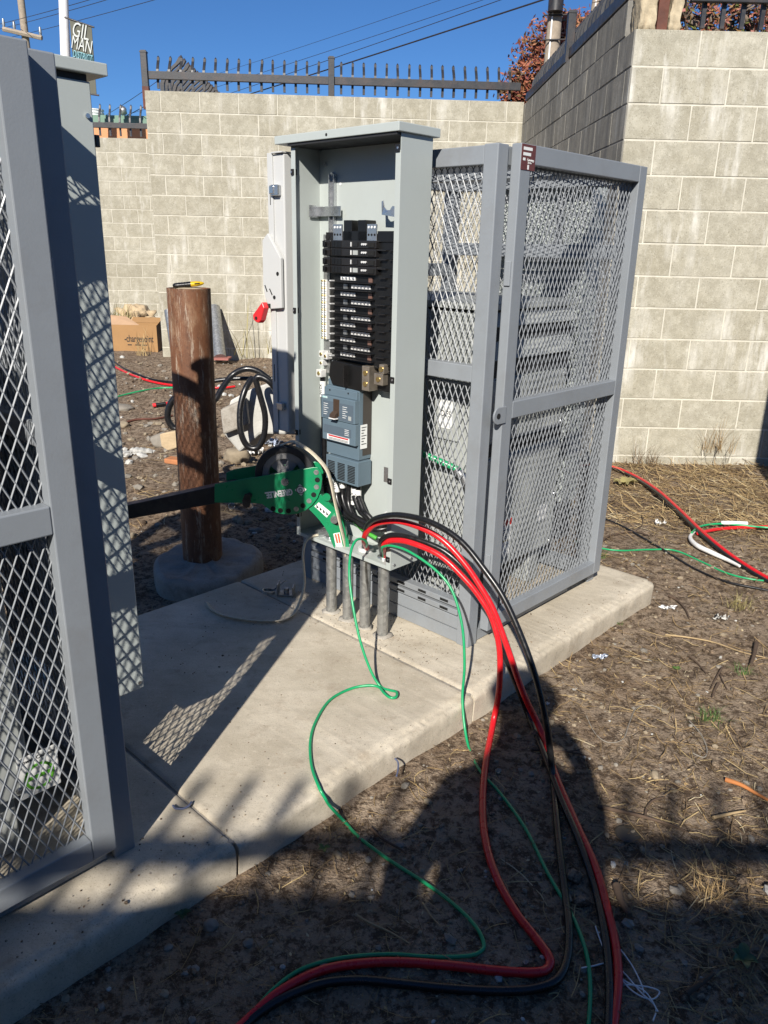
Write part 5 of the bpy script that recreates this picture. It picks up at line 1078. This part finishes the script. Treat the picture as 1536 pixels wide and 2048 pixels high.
def tree(label,clumps,mats,seed,Y,base,size=0.06):
    rg=random.Random(seed); o=thing('red_leaf_tree',label,'tree',base); b=Vector(base)
    tops=[(ony(x,y,Y+dy),r) for x,y,r,dy in clumps]; mid=sum((t for t,_ in tops),Vector())/len(tops); hub=Vector((b.x,b.y,min(t.z for t,_ in tops)-0.5))
    MB().tube([b,b.lerp(hub,0.5)+Vector((0.05,0,0)),hub],[0.16,0.13,0.10],10).build('trunk',M_bark,o)
    for t,r in tops: MB().tube(spline([hub-Vector((0,0,0.2)),hub.lerp(t,0.5)+Vector((0,0,0.1)),t],5),[0.05*(1-0.07*i) for i in range(11)],7).build('limb',M_bark,o)
    mb=MB()
    for t,r in tops: leaves(mb,t,r,int(900*r*r/0.3)+160,size,rg,mats)
    mb.build('crown',mats,o)
    tw=MB()
    for t,r in tops:
        for _ in range(14):
            d=Vector((rg.gauss(0,1),rg.gauss(0,1),rg.gauss(0,1))).normalized()*r*1.05; tw.tube([t,t+d*0.5+Vector((0,0,0.05)),t+d],[0.012,0.008,0.004],5,False)
    tw.build('twigs',M_bark,o)
bz=ony(1080,200,TY)
tree('rust red leafy tree rising behind the grey wall',((1048,175,0.42,0),(1075,130,0.5,0.2),(1105,95,0.5,0.4),(1125,140,0.5,0.0),(1085,185,0.5,-0.2),(1140,75,0.42,0.4),(1025,190,0.28,0),(1160,60,0.35,0.5),(1120,60,0.35,0.5),(1060,220,0.5,0.0),(1110,230,0.6,0.0),(1165,95,0.4,0.2)),M_rl,4,TY,(bz.x,TY,0.0),0.055)
tree('mixed red and green bushy tree behind the fence on the right wall',((1370,40,0.30,0),(1420,30,0.34,0.1),(1480,25,0.36,0),(1530,30,0.36,0.2),(1580,25,0.4,0.1),(1330,10,0.24,0.4),(1450,-20,0.4,0.3),(1235,20,0.22,0.4)),M_rl[:1]+M_gl,9,7.3,(3.2,7.4,0.0),0.030)
M_wood=pm('pole_wood',(0.30,0.245,0.185),0.9,0.0,var=0.25,vs=10,bs=25,bd=0.01); M_wpaint=pm('white_paint',(0.75,0.74,0.72),0.5)
def upole(label,px0,px1,Y,r,mat,cat='pole',name='utility_pole',strip=None):
    t=ony(*px0,Y); l=ony(*px1,Y); d=(t-l)/(t.z-l.z); b=l-d*l.z; o=thing(name,label,cat,(b.x,b.y,0.0))
    MB().tube([Vector((b.x,b.y,0)),l,t,t+d*1.5],[r*1.25,r*1.05,r,r*0.96],18).build('shaft',mat,o)
    if strip: k=Vector((-r*0.55,-r*0.92,0)); MB().tube([l+k,t+k,t+k+d*1.5],r*0.13,8).build('cable_guard',strip,o)
    return o
u1=upole('weathered wooden utility pole with a white conduit, in front of the red tree',(1113,0),(1100,150),13.4,0.105,M_wood,strip=M_wpaint)
for z in (4.30,4.62): MB().tube([(ony(1113,40,13.3).x-0.2,13.28,z),(ony(1113,40,13.3).x+0.3,13.28,z+0.02)],0.012,6).build('step_bolt',M_iron,u1)
tp2=ony(1112,5,13.25); MB().cyl(tp2-Vector((0,0,0.12)),tp2+Vector((0,0,0.1)),0.112,16).build('strap',M_iron,u1)
u2=upole('grey utility pole with a white edge half hidden by the slanting fence',(1197,0),(1190,50),12.6,0.085,M_wood,strip=M_wpaint)
lpz=upole('white street light pole rising behind the left panel board',(127,0),(131,110),24.0,0.125,M_wpaint,'lamp post','street_light_pole')
def wire(label,a,b,Y0,Y1,r,sag=0.12):
    p,q=ony(*a,Y0),ony(*b,Y1); p=p+(p-q)*0.9; q=q+(q-ony(*a,Y0))*0.9; pts=[]
    for k in range(25): u=k/24; v=p.lerp(q,u); v.z-=sag*4*u*(1-u)-sag*0.98; pts.append(v)
    o=MB().tube(pts,r,6).build('power_line',M_iron,None,off=tuple(pts[0])); tag(o,label,'power line','power lines across the sky')
wire('thickest power line, crossing the sky to the top right',(490,192),(1095,-2),30,20,0.018)
wire('power line just above the thickest one',(480,181),(1010,-2),30,20,0.008)
wire('power line second above the thickest one',(430,176),(960,3),30,20,0.006)
wire('topmost thin power line over the back fence',(500,128),(890,-2),30,20,0.005)
wire('upper thin line at the top left corner',(3,48),(185,-1),34,26,0.009)
wire('middle thin line at the top left corner',(31,51),(219,-1),34,26,0.009)
wire('lowest thin line at the top left, passing behind the banner',(82,61),(315,-1),34,26,0.009)
wire('thin line low over the far left fence',(196,240),(268,196),30,26,0.008)
wire('thin line touching the spikes of the far left fence',(190,262),(270,224),30,26,0.010)
ua=upole('distant utility pole with a crossarm at the left edge',(49,60),(55,110),33.0,0.13,M_wood)
a,b_=ony(6,58,32.8),ony(84,76,32.8); MB().tube([a,b_],0.085,6,smooth=False).build('crossarm',M_wood,ua)
for f_ in(0.03,0.30,0.97): p=a.lerp(b_,f_); MB().tube([p,p+Vector((0,0,0.16)),p+Vector((0,0,0.34))],[0.03,0.06,0.04],8).build('insulator',M_galv,ua)
# banner on the light pole
M_ban=pm('banner_olive',(0.10,0.10,0.075),0.8,0.0,var=0.12,vs=2); M_banw=pm('banner_white',(0.50,0.52,0.49),0.8); M_bant=pm('banner_teal',(0.03,0.085,0.10),0.8); M_banc=pm('banner_cyan',(0.22,0.42,0.46),0.8)
BYY=23.6; c00,c10,c01,c11=ony(139,38,BYY),ony(183,53,BYY),ony(151,184,BYY),ony(193,190,BYY)
bn=thing('street_banner','hanging street banner with big white letters on the light pole','banner',tuple(c01))
def bp(u,v): return c00.lerp(c10,u).lerp(c01.lerp(c11,u),v)
MB().prism([bp(0,0),bp(1,0),bp(1,1),bp(0,1)],(0,0.02,0)).build('cloth',M_ban,bn)
MB().prism([bp(0.01,0.44)-Vector((0,.01,0)),bp(0.99,0.41)-Vector((0,.01,0)),bp(0.99,0.58)-Vector((0,.01,0)),bp(0.01,0.58)-Vector((0,.01,0))],(0,0.005,0)).build('teal_band',M_bant,bn)
for v,e in((0.0,0.12),(1.0,0.12)): MB().tube([bp(-0.22,v),bp(1+e,v)],0.022,8).build('banner_rod',M_iron,bn)
ru=(bp(1,0.2)-bp(0,0.2)); up_=(bp(0.5,0)-bp(0.5,1))
for s_,v,sz,m_,sq in(('GIL',0.13,0.50,M_banw,0.62),('MAN',0.315,0.44,M_banw,0.58),('DISTRICT',0.475,0.24,M_banc,0.52)): text('lettering',s_,sz,m_,bn,bp(0.5,v)-Vector((0,0.03,0)),ru,up_,0.004,sq)
# orange building with a green roof edge and a roof tank
M_orange=pm('orange_stucco',(0.56,0.27,0.13),0.9,0.0,var=0.05,vs=1); M_groof=pm('green_roof',(0.14,0.23,0.17),0.7); M_tank=pm('white_tank',(0.62,0.63,0.62),0.5,0.0,var=0.12,vs=2)
HB=thing('orange_building','orange stucco building with a green roof edge beyond the far left fence','building',(-9.5,26,0)); zr_=ony(225,243,26).z; zr2=ony(225,249,26).z
MB().box(-16,-5.5,26,32,0,zr2).build('wall',M_orange,HB); MB().box(-16.1,-5.4,25.85,32.1,zr2,zr2+0.14).build('roof_edge',M_groof,HB)
MB().prism([(-16.1,25.9,zr2+0.14),(-5.4,25.9,zr2+0.14),(-5.4,32,zr2+0.75),(-16.1,32,zr2+0.75)],(0,0,0.1)).build('roof',M_groof,HB)
tkp=ony(190,242,27); tk=thing('roof_tank','round white ribbed tank on the orange building roof','tank',(tkp.x,27,tkp.z-0.3)); 
tr0=abs(ony(206,225,27).x-tkp.x)
MB().cyl((tkp.x,27,tkp.z-0.4),(tkp.x,27,ony(190,219,27).z),tr0,28).build('shell',M_tank,tk)
for y in(222,228,235): zz=ony(190,y,27).z; MB().ring((tkp.x,27,zz),(0,0,1),tr0,tr0+0.02,0.04,28).build('rib',M_tank,tk)
vt=ony(246,222,28); vv=thing('roof_ventilator','small spinning roof ventilator against the sky at the left','ventilator',(vt.x,28,zr_)); MB().blob(vt,0.13,2,0.25,2,4.0).build('turbine',M_galv,vv); MB().cyl((vt.x,28,zr_),(vt.x,28,vt.z),0.05,10).build('stem',M_galv,vv)
bo=ony(270,640,11.6); o=MB().blob(bo,0.26,8,0.45,4,2.6,(1.1,0.8,0.75)).build('soil_heap',M_tanblk,None,off=tuple(bo)); tag(o,'heap of pale orange soil behind the cardboard box','soil heap')

# ------------------------------------------------------------------ behind and beside the camera: what throws the foreground shadows
WZ=2.58; WY=-2.62
M_wallb=blockmat('rear_block',(0.30,0.27,0.2),(0.40,0.36,0.28),(0.6,0.57,0.5))
o=MB().box(-7,7,WY-0.2,WY,-0.2,WZ).build('rear_wall',M_wallb,None,off=(0,WY,-0.13)); tag(o,'tall block wall behind the photographer that shades the foreground','wall')
fr=fence('iron_fence','spiked fence on the wall behind the photographer, seen only as shadows',(3.2,WY),(-3.2,WY),WZ,0.37,0.6,0.1205,[1.63,3.9],zr=0.085,rail=0.06)
M_cabg=pm('shadow_box_green',(0.08,0.12,0.09),0.5)
kc=ony(1508,930,5.35); ko=thing('added_shadow_box','plain box added out of frame on the right to cast the shadow on the wall','added shadow caster',(2.55,3.2,-0.10))
MB().box(2.166,2.9,2.9,3.4,-0.13,1.95).build('body',M_cabg,ko,0.01); MB().box(2.15,2.92,2.88,3.42,1.95,1.99).build('lid',M_cabg,ko,0.006)  # unseen stand-in box, added and sized to cast the shadow on the right wall
# the photographer
def person():
    me=bpy.data.meshes.new('person'); g=-0.10
    J=dict(pel=(-0.14,-0.44,0.86),ch=(-0.14,-0.42,1.14),sh=(-0.14,-0.42,1.32),nk=(-0.14,-0.40,1.44),hd=(-0.14,-0.37,1.56),tp=(-0.14,-0.37,1.66),
     ls=(-0.31,-0.42,1.33),le=(-0.38,-0.36,1.06),lw=(-0.16,-0.14,1.22),lh=(-0.09,-0.07,1.26),rs=(0.03,-0.42,1.33),re=(0.07,-0.36,1.06),rw=(0.11,-0.14,1.22),rh=(0.08,-0.07,1.26),
     lp=(-0.24,-0.44,0.83),lk=(-0.25,-0.42,0.40),la=(-0.26,-0.45,g+0.08),lt=(-0.28,-0.30,g+0.035),rp=(-0.04,-0.44,0.83),rk=(-0.02,-0.40,0.40),ra=(0.0,-0.43,g+0.08),rt=(0.03,-0.28,g+0.035))
    rad=dict(pel=.15,ch=.15,sh=.13,nk=.055,hd=.095,tp=.07,ls=.065,le=.05,lw=.033,lh=.035,rs=.065,re=.05,rw=.033,rh=.035,lp=.095,lk=.065,la=.045,lt=.04,rp=.095,rk=.065,ra=.045,rt=.04)
    E=[('pel','ch'),('ch','sh'),('sh','nk'),('nk','hd'),('hd','tp'),('sh','ls'),('ls','le'),('le','lw'),('lw','lh'),('sh','rs'),('rs','re'),('re','rw'),('rw','rh'),('pel','lp'),('lp','lk'),('lk','la'),('la','lt'),('pel','rp'),('rp','rk'),('rk','ra'),('ra','rt')]
    N=list(J)
    o0=Vector((-0.14,-0.42,g)); vs=[Vector(J[n])-o0 for n in N]; ed=[(N.index(a),N.index(b)) for a,b in E]; r=[rad[n] for n in N]
    for hand,sx in(('lh',1),('rh',-1)):
        b=Vector(J[hand])-o0
        for k in range(4):
            p=b+Vector((0.012*sx,0.018,0.035-0.020*k)); q=p+Vector((0.03*sx,0.012,0)); i=len(vs); vs+=[p,q]; r+=[0.010,0.008]; ed+=[(N.index(hand),i),(i,i+1)]
        p=b+Vector((0.02*sx,-0.022,0.03)); i=len(vs); vs.append(p); r.append(0.010); ed.append((N.index(hand),i))
    me.from_pydata([tuple(v) for v in vs],ed,[]); o=bpy.data.objects.new('person',me); COL.objects.link(o); o.location=o0
    me.materials.append(pm('work_clothes',(0.05,0.06,0.08),0.85,0.0,var=0.2,vs=8))
    m=o.modifiers.new('skin','SKIN'); m.use_smooth_shade=True
    for i,x in enumerate(r): me.skin_vertices[0].data[i].radius=(x,x)
    me.skin_vertices[0].data[0].use_root=True
    s=o.modifiers.new('sub','SUBSURF'); s.levels=1; s.render_levels=1
    tag(o,'photographer standing behind the camera in dark work clothes, holding up a phone','person'); OFF[o.name]=tuple(o0)
    hc=MB().blob((-0.14,-0.375,1.625),0.115,1,0.04,2,1.0,(0.95,1.1,0.72)).build('cap',M_ink,o); MB().prism([(-0.21,-0.30,1.60),(-0.07,-0.30,1.60),(-0.09,-0.21,1.585),(-0.19,-0.21,1.585)],(0,0,0.012)).build('cap_brim',M_ink,o)
person()
ph=thing('phone','phone held up by the photographer','phone',(0.0,-0.05,1.24)); MB().box(-0.078,0.078,-0.058,-0.048,1.24,1.315).build('case',M_blackp,ph,0.004)
